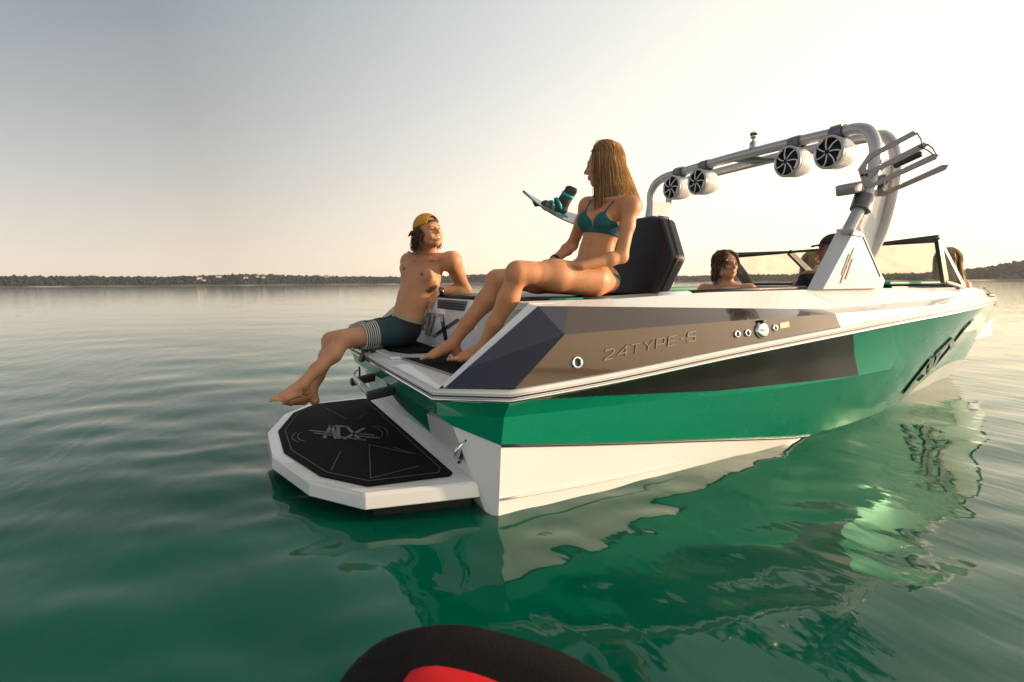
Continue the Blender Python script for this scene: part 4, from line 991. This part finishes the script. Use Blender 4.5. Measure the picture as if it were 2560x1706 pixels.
# ================================================================== seated woman in the teal bikini
def woman():
    o = empty('person', (1.07, -.68, .98), 'long-haired woman in a teal bikini seated on the transom against the black backrest', 'person')
    off = A3(o.location)
    hd, nk = A3((1.189, -.655, 1.742)), A3((1.195, -.70, 1.560)); lsh, rsh = A3((1.232, -.868, 1.488)), A3((1.155, -.548, 1.520))
    lel, lwr = A3((1.150, -.897, 1.203)), A3((.905, -.872, 1.150)); rel, rwr = A3((1.165, -.350, 1.300)), A3((.975, -.443, 1.196))
    pel, lhip, rhip = A3((1.085, -.68, 1.085)), A3((1.04, -.775, 1.075)), A3((1.055, -.585, 1.085))
    lkn, rkn = A3((.555, -.800, 1.118)), A3((.585, -.470, 1.080)); lan, ran = A3((.400, -.675, .713)), A3((.300, -.450, .713))
    lto, rto = A3((.223, -.625, .640)), A3((.079, -.450, .639))
    F = Field((0.02, -1.02, .585), (1.42, -.22, 1.90), .0047)
    T = frame((-.95, -.28, 0), nv(nk-pel)); r, f, u = T          # trunk frame
    T = np.array([r, f, u]); up0 = nv(nk-pel); T[2] = up0; T[1] = nv(np.cross(up0, r)); T[0] = nv(np.cross(T[1], T[2])); r, f, u = T
    at_ = lambda t, fr=0, rt=0: pel+(nk-pel)*t+f*fr+r*rt
    F.ell(at_(.0, -.01), (.152, .100, .100), T, .04); F.ell(at_(.24, .0), (.112, .078, .115), T, .05); F.ell(at_(.42, -.005), (.108, .077, .10), T, .05)
    F.ell(at_(.66, -.012), (.130, .086, .115), T, .05); F.ell(at_(.84, -.015), (.128, .064, .07), T, .05)
    for sh in (lsh, rsh): F.cone(at_(.97, -.012), sh, .040, .047, .04)
    F.cone(at_(.95, -.01), hd-A3((0, 0, .05)), .056, .050, .035)
    for sx in (-1, 1):
        F.ell(at_(.665, .066, sx*.066), (.055, .046, .052), T, .028)
        F.ell(at_(.02, -.075, sx*.075), (.075, .065, .075), T, .04)
    F.cone(at_(.18, .083), at_(.52, .083), .006, .006, .022, cut=True); F.ell(at_(.20, .086), (.007, .012, .010), T, .012, cut=True)
    for sx in (-1, 1): F.cone(at_(.93, .058, sx*.02), at_(.955, .040, sx*.11), .008, .008, .02)
    H = frame((-.74, .665, -.09)); head(F, hd, H, .97, fem=True)
    for nm, hip, kn, an, to in (('l', lhip, lkn, lan, lto), ('r', rhip, rkn, ran, rto)):
        G = F.like(); shin = nv(an-kn); fd = nv(to-an); back = nv(np.cross(nv(np.cross(kn-hip, shin)), shin)); back = -back if np.dot(back, hip-kn) < 0 else back
        leg(G, hip, kn, an, (.100, .086, .056, .055, .034), back)
        fd0 = nv(A3((to[0]-an[0], to[1]-an[1], 0))); sd_ = nv(np.cross(fd0, (0, 0, 1)))*(1 if nm == 'l' else -1)
        tips = foot(G, an, fd0*.985+A3((0, 0, -.0)), (0, 0, -1), sd_, .98); F.merge(G, .006, hip, .16, .06)
        if nm == 'l': ltips = tips
        else: rtips = tips
    G = F.like(); arm(G, lsh, lel, lwr, (.049, .040, .035, .024)); hand(G, lwr, (-.66, .70, .12), (.05, .05, 1), (.7, .68, 0), .95, .16); F.merge(G, .005, lsh, .10, .05)
    G = F.like(); arm(G, rsh, rel, rwr, (.049, .040, .035, .024)); hand(G, rwr, (-.72, -.60, -.12), (0, 0, 1), (-.6, .74, 0), .95, .2); F.merge(G, .005, rsh, .10, .05)
    F.F = F.F.astype(np.float32)
    V, Q = F.mesh(); V = V-off
    col = paint(V, (.58, .262, .128)); hp = hd-off
    head_paint(col, V, hp, H, .97)
    for kn in (lkn, rkn): dab(col, V, kn-off, (.06, .06, .06), (.47, .20, .12), None, .8, .5)
    for tips in (ltips, rtips):
        for p in tips: dab(col, V, p-off+A3((.002, 0, .006)), (.0085, .0085, .0075), (.85, .78, .74), None, .3, .95)
    mesh_obj('body', V, Q, SKIN, o, col)
    # bikini: shells over the body
    BK = mat('teal_bikini_fabric', (.006, .105, .125), .7, var=.12, scale=120, bump=.15, bscale=500)
    def shell(name, region, lo, hi, th=.005):
        g = Field(lo, hi, .0036); i0 = np.round((g.lo-F.lo)/F.h)
        X, Y, Z = g.points(); P = np.stack([X, Y, Z], -1)
        q = (P-F.lo)/F.h; b = np.clip(np.floor(q).astype(int), 0, F.n-2); w_ = q-b; val = 0
        for i in (0, 1):
            for j in (0, 1):
                for k in (0, 1):
                    val = val+F.F[b[..., 0]+i, b[..., 1]+j, b[..., 2]+k]*(w_[..., 0] if i else 1-w_[..., 0])*(w_[..., 1] if j else 1-w_[..., 1])*(w_[..., 2] if k else 1-w_[..., 2])
        d = P-pel; rl, fl, ul = d@r, d@f, d@u
        g.F = np.maximum(val-th, region(rl, fl, ul, P)).astype(np.float32); g.F[0] = g.F[-1] = 1; g.F[:, 0] = g.F[:, -1] = 1; g.F[:, :, 0] = g.F[:, :, -1] = 1
        v, q = g.mesh(); return mesh_obj(name, v-off, q, BK, o)
    LT = np.linalg.norm(nk-pel); uc = .655*LT
    def top(rl, fl, ul, P):
        a = np.abs(rl); top_edge = uc+.062-np.abs(a-.070)*1.05          # triangle cups
        cup = np.maximum.reduce([ul-top_edge, uc-.050-ul, .012+ (ul-uc)*.28 - a, a-.150])
        bandr = np.maximum.reduce([np.abs(ul-(uc-.052))-.011, a-.132])
        return np.maximum(np.minimum(cup, bandr), -(fl+.16))
    cb = pel+u*uc
    shell('bikini_top', top, cb-.22, cb+.22)
    def bottom(rl, fl, ul, P):
        a = np.abs(rl); lo_ = -.06+a*.80-np.clip(-fl, 0, 1)*.5
        return np.maximum.reduce([ul-(.042+a*.05), lo_-ul])
    shell('bikini_bottom', bottom, pel-.20, pel+.18)
    for sx in (-1, 1):
        a0 = at_(.655, .070, sx*.072)+u*.052+f*.018; a1 = at_(.90, .052, sx*.085); a2 = at_(1.0, -.008, sx*.092)+u*.030; a3 = at_(.90, -.075, sx*.08)
        MB().tube(cr([a0-off, a1-off, a2-off, a3-off], 12), .0042, 6).build('bikini_strap', BK, o)
    pts = [at_(1.0, .058*math.cos(a)*1.0+.004, .066*math.sin(a))-u*(.016*(1+math.cos(a)))-off+u*.012 for a in np.linspace(-1.9, 1.9, 18)]
    MB().tube(pts, .0016, 5).build('necklace', mat('gold_chain', (.5, .3, .12), .3, metal=1.0), o)
    b_ = band(rwr*.93+rel*.07-off, rwr-rel, .028, .022, .004, RUBBER, 'wrist_watch', o); 
    # hair
    hair_long(o, hp, H, .97, A3((.902, -.432, 0)), 3600, 5, [(.12, .052, .024), (.23, .108, .042), (.42, .215, .075), (.66, .37, .125), (.88, .56, .21), (.14, .07, .034)], base=.27)
woman()
# ================================================================== reclining man in the yellow cap
def man():
    o = empty('person', (.307, .615, .61), 'shirtless man in a backwards yellow cap and dark swim shorts, reclining on the transom edge', 'person')
    off = A3(o.location)
    hd, nk = A3((.468, .478, 1.433)), A3((.488, .575, 1.270)); rsh, lsh = A3((.405, .755, 1.225)), A3((.628, .435, 1.222))
    lel, lwr = A3((.785, .590, 1.012)), A3((.525, .500, 1.002)); rel, rwr = A3((.60, .93, 1.03)), A3((.66, .95, .80))
    pel, lhip, rhip = A3((.315, .625, .735)), A3((.275, .525, .712)), A3((.270, .730, .718))
    lkn, rkn = A3((-.148, .465, .690)), A3((-.190, .770, .655)); lan, ran = A3((-.449, .290, .425)), A3((-.375, .560, .312))
    lto, rto = A3((-.62, .167, .432)), A3((-.567, .495, .352))
    F = Field((-.70, .08, .20), (.90, 1.10, 1.60), .0050)
    up0 = nv(nk-pel); r = nv(rsh-lsh); f = nv(np.cross(up0, r)); r = nv(np.cross(f, up0)); T = np.array([r, f, up0]); u = up0
    rp = nv(rhip-lhip); fp = nv(np.cross(u, rp)); TP = np.array([nv(np.cross(fp, u)), fp, u])
    at_ = lambda t, fr=0, rt=0: pel+(nk-pel)*t+f*fr+r*rt
    F.ell(at_(.0, -.01), (.145, .100, .100), TP, .04); F.ell(at_(.20, .005), (.132, .088, .12), T, .05); F.ell(at_(.42, .008), (.138, .090, .12), T, .05)
    F.ell(at_(.66, -.005), (.172, .104, .125), T, .05); F.ell(at_(.84, -.015), (.158, .078, .085), T, .05)
    for sx in (-1, 1): F.ell(at_(.755, .068, sx*.078), (.082, .034, .056), T, .035)
    F.cone(at_(.50, .104), at_(.80, .106), .004, .004, .022, cut=True); F.cone(at_(.18, .098), at_(.50, .103), .004, .004, .018, cut=True)
    F.ell(at_(.145, .092), (.008, .014, .008), T, .012, cut=True)
    for sh in (lsh, rsh): F.cone(at_(.96, -.018), sh, .046, .058, .045)
    F.cone(at_(.95, -.01), hd-A3((0, 0, .05)), .066, .060, .04)
    for sx in (-1, 1): F.cone(at_(.93, .060, sx*.025), at_(.965, .050, sx*.14), .009, .009, .022)
    H = frame((.36, -.93, .13), nv(A3((-.16, -.02, 1)))); head(F, hd, H, 1.0, smile=True)
    for nm, hip, kn, an, to, ft in (('l', lhip, lkn, lan, lto, (-.171, -.123, .0)), ('r', rhip, rkn, ran, rto, (-.20, -.07, .07))):
        G = F.like(); shin = nv(an-kn); back = -nv(np.cross(nv(np.cross(kn-hip, shin)), shin)); back = back if np.dot(back, hip-kn) > 0 else -back
        leg(G, hip, kn, an, (.096, .082, .058, .055, .036), back)
        fd = nv(to-an); dn = nv(shin-fd*np.dot(shin, fd)); sd_ = nv(np.cross(fd, -dn))*(1 if nm == 'l' else -1)
        foot(G, an, fd, dn, sd_, 1.06, -.4); F.merge(G, .005, hip, .18, .06)
    G = F.like(); arm(G, lsh, lel, lwr, (.064, .053, .043, .029), .03); hand(G, lwr, (-.62, -.10, -.78), (-.55, -.70, .45), (-.5, .60, .25), 1.05, .22); F.merge(G, .006, lsh, .13, .06)
    G = F.like(); arm(G, rsh, rel, rwr, (.064, .053, .043, .029), .03); hand(G, rwr, (.15, .1, -1), (0, 1, 0), (-1, 0, 0), 1.05, .3); F.merge(G, .006, rsh, .13, .06)
    V, Q = F.mesh(); V = V-off
    col = paint(V, (.57, .27, .142)); hp = hd-off; head_paint(col, V, hp, H, 1.0, lip=(.40, .15, .12), smile=True)
    for sx in (-1, 1): dab(col, V, at_(.735, .10, sx*.088)-off, (.019, .05, .016), (.23, .085, .06), T, .3, .95)
    dab(col, V, lel-off, (.10, .10, .10), (.55, .22, .12), None, 1, .5); dab(col, V, lkn-off, (.08, .08, .08), (.50, .20, .12), None, .8, .5)
    tc = at_(.60, .020, -.160)-off                                   # dark tattoo on the ribs
    for dx, dz, a_, b_ in ((0, 0, .030, .026), (.014, -.026, .026, .020), (-.010, .020, .022, .020)):
        dab(col, V, tc+f*dx+u*dz, (.09, a_, b_), (.035, .032, .028), T, .35, .88)
    dab(col, V, lsh*.55+lel*.1+at_(.70, .0, -.14)*.35-off, (.03, .03, .05), (.12, .06, .04), None, .9, .6)
    body = mesh_obj('body', V, Q, SKIN, o, col)
    # teeth
    L = lambda x, y, z: hp+x*H[0]+y*H[1]+z*H[2]
    b = MB(); k = 9
    b.grid([[L((i/(k-1)-.5)*.052, .098-.018*(abs(i/(k-1)-.5)*2)**2, -.0545+.002*abs(i-4)/4) for i in range(k)], [L((i/(k-1)-.5)*.046, .099-.018*(abs(i/(k-1)-.5)*2)**2, -.0655+.004*abs(i-4)/4) for i in range(k)]])
    b.build('teeth', mat('tooth_enamel', (.80, .76, .70), .25, coat=.3), o)
    # swim shorts
    G = Field((-.20, .25, .52), (.60, 1.0, .98), .0050)
    G.ell(at_(.0, -.012), (.158, .114, .105), TP, .03); G.ell(at_(.10, .0), (.146, .102, .07), TP, .03)
    for hip, kn in ((lhip, lkn), (rhip, rkn)):
        e = hip*.22+kn*.78; G.chain([hip, hip*.5+kn*.5, e], [.112, .098, .088], .03)
    X, Y, Z = G.points(); P = np.stack([X, Y, Z], -1)
    waist = (P-at_(.165))@u; hem = np.full(X.shape, -1.0)
    hm = np.minimum(*[((P-(hip*.30+kn*.70))@nv(hip-kn)) for hip, kn in ((lhip, lkn), (rhip, rkn))])
    fold = .004*np.sin(P@(f*55+r*25))*np.clip((waist+.2)*6, 0, 1)
    G.F = np.maximum.reduce([G.F+fold.astype(np.float32), waist.astype(np.float32), -hm.astype(np.float32)]).astype(np.float32)
    G.F[0] = G.F[-1] = 1; G.F[:, 0] = G.F[:, -1] = 1; G.F[:, :, 0] = G.F[:, :, -1] = 1
    v, q = G.mesh()
    tl = np.minimum(*[((v-(hip*.30+kn*.70))@nv(hip-kn)) for hip, kn in ((lhip, lkn), (rhip, rkn))])
    sm = bpy.data.materials.new('striped_swim_fabric'); sm.use_nodes = True; t = sm.node_tree; bs = t.nodes['Principled BSDF']; bs.inputs['Roughness'].default_value = .8
    at1 = t.nodes.new('ShaderNodeAttribute'); at1.attribute_name = 'hem'; at2 = t.nodes.new('ShaderNodeAttribute'); at2.attribute_name = 'waist'
    fr = t.nodes.new('ShaderNodeMath'); fr.operation = 'MULTIPLY'; fr.inputs[1].default_value = 72.0; t.links.new(at1.outputs['Fac'], fr.inputs[0])
    fr2 = t.nodes.new('ShaderNodeMath'); fr2.operation = 'FRACT'; t.links.new(fr.outputs[0], fr2.inputs[0])
    st = t.nodes.new('ShaderNodeMath'); st.operation = 'LESS_THAN'; st.inputs[1].default_value = .48; t.links.new(fr2.outputs[0], st.inputs[0])
    lim = t.nodes.new('ShaderNodeMath'); lim.operation = 'LESS_THAN'; lim.inputs[1].default_value = .098; t.links.new(at1.outputs['Fac'], lim.inputs[0])
    both_ = t.nodes.new('ShaderNodeMath'); both_.operation = 'MULTIPLY'; t.links.new(st.outputs[0], both_.inputs[0]); t.links.new(lim.outputs[0], both_.inputs[1])
    def cramp(*e):
        c = t.nodes.new('ShaderNodeValToRGB'); c.color_ramp.interpolation = 'LINEAR'
        while len(c.color_ramp.elements) < len(e): c.color_ramp.elements.new(.5)
        for el, (p, k) in zip(c.color_ramp.elements, e): el.position = p; el.color = (*k, 1)
        return c
    base = cramp((0, (.014, .02, .03)), (.097, (.014, .02, .03)), (.10, (.012, .048, .058)), (.22, (.012, .044, .054)), (.28, (.010, .011, .018))); t.links.new(at1.outputs['Fac'], base.inputs[0])
    mx = t.nodes.new('ShaderNodeMix'); mx.data_type = 'RGBA'; t.links.new(both_.outputs[0], mx.inputs['Factor']); t.links.new(base.outputs[0], mx.inputs['A']); mx.inputs['B'].default_value = (.55, .52, .47, 1)
    wb = t.nodes.new('ShaderNodeMath'); wb.operation = 'LESS_THAN'; wb.inputs[1].default_value = .028; t.links.new(at2.outputs['Fac'], wb.inputs[0])
    mx2 = t.nodes.new('ShaderNodeMix'); mx2.data_type = 'RGBA'; t.links.new(wb.outputs[0], mx2.inputs['Factor']); t.links.new(mx.outputs['Result'], mx2.inputs['A']); mx2.inputs['B'].default_value = (.36, .30, .20, 1)
    t.links.new(mx2.outputs['Result'], bs.inputs['Base Color'])
    mesh_obj('swim_shorts', v-off, q, sm, o, None, {'hem': tl, 'waist': -((v-at_(.165))@u)})
    # watch
    wp = lwr*.90+lel*.10; wtc = band(wp-off, lwr-lel, .031, .024, .005, RUBBER, 'wrist_watch', o)
    nn = nv(A3((-.25, -1, .25))-nv(lwr-lel)*np.dot(A3((-.25, -1, .25)), nv(lwr-lel)))
    MB().lathe([(0, .021), (.008, .021), (.010, .018), (.0105, 0)], wp-off+nn*.030, nn, 18).build('watch_face', mat('watch_glass', (.02, .03, .045), .15, coat=1), wtc)
    # cap worn backwards
    CAP = mat('mustard_cap_cloth', (.64, .30, .028), .85, var=.12, scale=60, bump=.2, bscale=500)
    RX = A3((.086, .108, .096)); cc = hp+H[1]*-.012+H[2]*.034
    n = 48; rows = []
    for j in range(11):
        row_ = []
        for i in range(n+1):
            a = 2*math.pi*i/n; fwdness = math.cos(a)                # a=0 forward
            arch_ = max(0, 1-(min(abs(a), 2*math.pi-abs(a))/.62)**2)
            e0 = .10+.12*fwdness + .50*math.sqrt(arch_)*1.0
            el = e0+(math.pi/2-e0)*j/10
            d = A3((math.sin(a)*math.cos(el), math.cos(a)*math.cos(el), math.sin(el)))
            row_.append(cc+(d*RX)@H)
        rows.append(row_)
    cap = MB().grid(rows).build('cap', CAP, o)
    sol = cap.modifiers.new('thick', 'SOLIDIFY'); sol.thickness = .003
    st_ = [[cc+(A3((math.sin(a)*math.cos(e), math.cos(a)*math.cos(e), math.sin(e)))*(RX+.0015))@H for a in np.linspace(-.72, .72, 14)] for e in (.20, .30, .36)]
    MB().grid(st_).build('cap_strap', RUBBER, cap)
    br = [[cc+(A3((math.sin(a)*.086, -.085-.065*t_*math.cos(a*.9)-.015, .002-.030*t_-.02*(1-math.cos(a)))))@H for a in np.linspace(-.95, .95, 12)] for t_ in (0, .35, .7, 1.0)]
    bo = MB().grid(br).build('cap_peak', CAP, cap); sol = bo.modifiers.new('thick', 'SOLIDIFY'); sol.thickness = .004
    # hair below the cap
    pal = [(.045, .022, .012), (.07, .035, .018), (.11, .055, .026), (.16, .085, .04)]
    keep = lambda d: d[1] < .30 and -.45 < d[2] < .10
    P, rd, cl = hair_strands(hp, H, 1.0, 900, .165, 21, pal, keep, .70, .0030, 15, .30, cover=1.03, spread=3)
    strand_mesh(P, rd, cl, 'hair', o, HAIR)
man()
# ================================================================== the others aboard, seated lower
def sitter(label, base, az, hair, tone, face_az=None, cap=None, top=None, seed=1, arms=0, long_=False):
    o = empty('person', base, label, 'person'); F = Field((-.42, -.42, -.12), (.72, .42, .98), .0068)
    f = A3((math.cos(az), math.sin(az), 0)); T0_ = A3([(0, -1, 0), (1, 0, 0), (0, 0, 1)])   # local: faces +x, right = -y
    nk, pel = A3((-.07, 0, .56)), A3((0, 0, .09)); at_ = lambda t, fr=0, rt=0: pel+(nk-pel)*t+A3((fr, -rt, 0))
    F.ell(at_(0), (.15, .11, .10), T0_, .04); F.ell(at_(.3), (.125, .085, .13), T0_, .05); F.ell(at_(.65), (.15, .095, .125), T0_, .05); F.ell(at_(.85, -.01), (.14, .07, .08), T0_, .05)
    hd = A3((-.045, 0, .735)); fa = (face_az or 0); H = frame((math.cos(fa), math.sin(fa), .05))
    F.cone(nk, hd-A3((.01, 0, .05)), .06, .054, .04); head(F, hd, H, 1.0)
    for sy in (-1, 1):
        sh = A3((-.075, sy*.185, .515)); F.cone(nk-A3((0, 0, .02)), sh, .043, .053, .045)
        el, wr = (A3((.05, sy*.26, .26)), A3((.27, sy*.17, .20))) if arms == 0 else (A3((.10, sy*.27, .36)), A3((.32, sy*.15, .42)))
        G = F.like(); arm(G, sh, el, wr, (.055, .046, .038, .026)); hand(G, wr, (1, -sy*.2, -.15), (0, 0, 1), (0, -sy, .0), 1.0, .35); F.merge(G, .006, sh, .12, .05)
        G = F.like(); leg(G, A3((.02, sy*.10, .08)), A3((.42, sy*.14, .10)), A3((.46, sy*.12, -.05)), (.09, .08, .055, .05, .04), (-1, 0, 0)); F.merge(G, .006, A3((.02, sy*.10, .08)), .16, .06)
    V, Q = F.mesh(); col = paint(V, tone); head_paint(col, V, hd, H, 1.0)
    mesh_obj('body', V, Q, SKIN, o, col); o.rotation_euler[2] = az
    if top:
        G = Field((-.40, -.40, -.02), (.30, .40, .62), .0068)
        G.ell(at_(0), (.163, .122, .112), T0_, .04); G.ell(at_(.3), (.138, .098, .143), T0_, .05); G.ell(at_(.65), (.163, .108, .138), T0_, .05); G.ell(at_(.85, -.01), (.153, .083, .09), T0_, .05)
        for sy in (-1, 1): sh = A3((-.075, sy*.185, .515)); G.cone(nk-A3((0, 0, .03)), sh, .05, .064, .045); G.cone(sh, A3((0, sy*.235, .36)), .064, .058, .03)
        X, Y, Z = G.points(); G.F = np.maximum(G.F, (Z-.575+np.abs(Y)*.1).astype(np.float32)); G.F[:, :, 0] = 1
        v, q = G.mesh(); mesh_obj('shirt', v, q, top, o)
    if cap:
        cc = hd+H[1]*-.012+H[2]*.034; RX = A3((.086, .108, .096)); n = 36
        rows = [[cc+(A3((math.sin(a)*math.cos(e), math.cos(a)*math.cos(e), math.sin(e)))*RX)@H for a in np.linspace(0, 2*math.pi, n+1)] for e in np.linspace(.12, math.pi/2, 8)]
        c_ = MB().grid(rows).build('cap', cap, o); sol = c_.modifiers.new('thick', 'SOLIDIFY'); sol.thickness = .003
        br = [[cc+(A3((math.sin(a)*.085, .085+.085*t_*math.cos(a*.9), .018-.020*t_-.02*(1-math.cos(a)))))@H for a in np.linspace(-.95, .95, 12)] for t_ in (0, .35, .7, 1.0)]
        b_ = MB().grid(br).build('cap_peak', cap, c_); sol = b_.modifiers.new('thick', 'SOLIDIFY'); sol.thickness = .004
    Rz = A3([[math.cos(az), -math.sin(az), 0], [math.sin(az), math.cos(az), 0], [0, 0, 1]])
    keep = (lambda d: not (d[1] > .15 and d[2] < .60) and d[2] > -.5)
    if cap: keep = lambda d: d[1] < .3 and -.5 < d[2] < .15
    if long_: hair_long(o, hd, H, 1.0, -H[1]*.6, 1100, seed, hair, base=.25)
    else:
        P, rd, cl = hair_strands(hd, H, 1.0, 620, .17, seed, hair, keep, .45, .0036, 14, .06, spread=1.5)
        strand_mesh(P, rd, cl, 'hair', o, HAIR)
    return o
BROWN = [(.07, .035, .018), (.12, .06, .026), (.20, .10, .042)]
BLOND = [(.20, .12, .055), (.30, .19, .085), (.42, .28, .13), (.52, .36, .18), (.60, .43, .22), (.3, .2, .1)]
sitter('bare-shouldered man with shaggy brown hair sitting low in the cockpit', (2.96, .10, .465), R_(-150), BROWN, (.64, .33, .19), face_az=R_(52), seed=31)
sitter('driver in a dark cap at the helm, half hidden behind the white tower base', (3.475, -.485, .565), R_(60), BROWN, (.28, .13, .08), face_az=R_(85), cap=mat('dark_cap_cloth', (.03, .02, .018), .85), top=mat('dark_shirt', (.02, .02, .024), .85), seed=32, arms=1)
sitter('blonde passenger seen from behind through the middle of the windscreen', (4.80, .60, .50), R_(0), BLOND, (.60, .33, .2), seed=33, long_=True)
sitter('long-haired blonde woman in the bow beside the end of the windscreen', (5.33, -.32, .49), R_(75), BLOND, (.60, .33, .2), seed=34, long_=True)
# ------------------------------------------------------------------ wakeboard in the port rack
def wakeboard():
    o = empty('wakeboard', (2.15, 1.42, 1.72), 'dark wakeboard with one grey and turquoise boot held in the rack behind the seated woman', 'wakeboard')
    L, W = 1.38, .21; n = 30; V = []; 
    TOP = mat('wakeboard_top', (.10, .10, .105), .35, coat=.5); EDG = mat('wakeboard_base', (.01, .05, .04), .35, coat=.5)
    prof = lambda t: W*(1-abs(2*t-1)**4.0)**.5
    rows = []
    for sgn, zt in ((1, .011), (-1, -.011)):
        for e in np.linspace(-1, 1, 9):
            rows.append([(L*(t-.36), e*max(prof(t), .01), .11*(2*t-1)**2*abs(2*t-1)**.4 + zt*(1-.5*abs(e)**6)) for t in np.linspace(0.001, .999, n)])
    tilt = Matrix.Rotation(R_(12), 3, 'Y') @ Matrix.Rotation(R_(28), 3, 'X')
    tr = lambda p: tilt @ Vector(p)
    t_ = MB(); t_.grid([[tr(p) for p in r] for r in rows[:9]]); t_.grid([[tr(rows[0][i]) for i in range(n)], [tr(rows[9][i]) for i in range(n)]], True); t_.grid([[tr(rows[8][i]) for i in range(n)], [tr(rows[17][i]) for i in range(n)]])
    t_.build('deck', TOP, o); MB().grid([[tr(p) for p in r] for r in rows[9:]], True).build('base', EDG, o)
    for x in (-.40, .70): MB().prism([tr((x, -.01, .066)), tr((x+.13, -.01, .03)), tr((x+.07, -.01, .005))], tr((0, .012, 0))).build('fin', EDG, o, False)
    BT = mat('boot_grey', (.045, .05, .055), .6, bump=.2, bscale=120); TQ = mat('turquoise_strap', (.0, .36, .38), .5)
    for bx in (-.10, .38):
        F = Field((bx-.22, -.16, -.02), (bx+.22, .16, .34), .006)
        F.cone((bx-.12, 0, .055), (bx+.05, 0, .06), .040, .052, .03, flat=((0, 1, 0), .95)); F.ell((bx-.13, 0, .045), (.045, .045, .038), None, .03)
        F.chain([(bx+.055, 0, .06), (bx+.045, 0, .15), (bx+.065, 0, .255)], [.054, .055, .062], .03)
        F.cone((bx+.045, 0, .24), (bx+.075, 0, .34), .044, .05, .01, cut=True)
        F.ell((bx-.04, 0, -.03), (.3, .2, .035), None, .005, cut=True)
        v, q = F.mesh(); R3 = np.array(tilt)
        bt = mesh_obj('boot', v@R3.T, q, BT, o)
        for (p, ax_, r_, w_) in (((bx-.065, 0, .058), (1, 0, .35), .050, .026), ((bx-.005, 0, .095), (.75, 0, .65), .062, .028), ((bx+.055, 0, .205), (.1, 0, 1), .060, .030)):
            band(R3@A3(p), R3@A3(ax_), r_, w_, .005, TQ, 'boot_strap', bt, 24)
        bevel(MB().prism([tr((bx-.16, -.075, .012)), tr((bx+.12, -.075, .012)), tr((bx+.12, .075, .012)), tr((bx-.16, .075, .012))], tr((0, 0, .016))).build('binding_plate', TQ, bt, False), .004)
        bevel(MB().box(tr((bx+.10, 0, .265)), (.05, .03, .018), tilt).build('pull_tab', BT, bt), .005)
wakeboard()
# ------------------------------------------------------------------ blurred nose of the photographer's float in the foreground
def float_nose():
    o = empty('float_nose', (-.45, -2.65, .272), 'blurred black rounded nose of a float with a red panel, at the bottom edge', 'float')
    BLK = mat('black_neoprene', (.008, .006, .006), .8, spec=.1, var=.2, bump=.2, bscale=200); RED = mat('red_panel', (.60, .012, .016), .7, var=.05, spec=.15)
    out_ = [(-.27, .06), (-.235, .125), (-.17, .205), (-.11, .243), (-.045, .250), (.04, .225), (.13, .14), (.21, .03), (.26, -.10), (.26, -.6), (-.2, -.6), (-.33, -.2)]
    sm = cr(out_+[out_[0]], 60)[:-1]
    def lp(f, z): c = A3((.02, -.12)); return [(c[0]+(p[0]-c[0])*f, c[1]+(p[1]-c[1])*f, z) for p in sm]
    lps = [lp(.86, -.10), lp(.97, -.07), lp(1.0, .0), lp(.985, .045), lp(.94, .075), lp(.86, .09), lp(.5, .10), lp(.02, .10)]
    n = len(sm); v = [p for l in lps for p in l]; f = [(i*n+j, (i+1)*n+j, (i+1)*n+(j+1) % n, i*n+(j+1) % n) for i in range(len(lps)-1) for j in range(n)]
    link('nose', v, f, BLK, o)
    r_ = cr([(-.125, -.10), (-.12, .03), (-.09, .062), (-.06, .058), (-.01, .02), (.05, -.06), (.06, -.4), (-.12, -.4), (-.125, -.10)], 50)[:-1]
    bevel(MB().prism([(x, y, .093) for x, y in r_][::-1], (0, 0, .016)).build('red_panel', RED, o, True), .006)
    MB().prism([(x, y, .0) for x, y in [(-.2, -.1), (.35, -.2), (.3, -.55), (-.2, -.55)]], (0, 0, -.6)).build('float_body', BLK, o)
float_nose()
# ------------------------------------------------------------------ evening haze over the lake
def build_haze():
    m = bpy.data.materials.new('haze_air'); m.use_nodes = True; t = m.node_tree; t.nodes.clear()
    out = t.nodes.new('ShaderNodeOutputMaterial'); v = t.nodes.new('ShaderNodeVolumePrincipled')
    v.inputs['Color'].default_value = (.93, .94, .95, 1); v.inputs['Density'].default_value = 0.00008; v.inputs['Anisotropy'].default_value = .3
    t.links.new(v.outputs[0], out.inputs['Volume'])
    o = MB().box((0, 0, 24), (10800, 10800, 74)).build('haze', m, None, False); tag(o, kind='stuff')
build_haze()
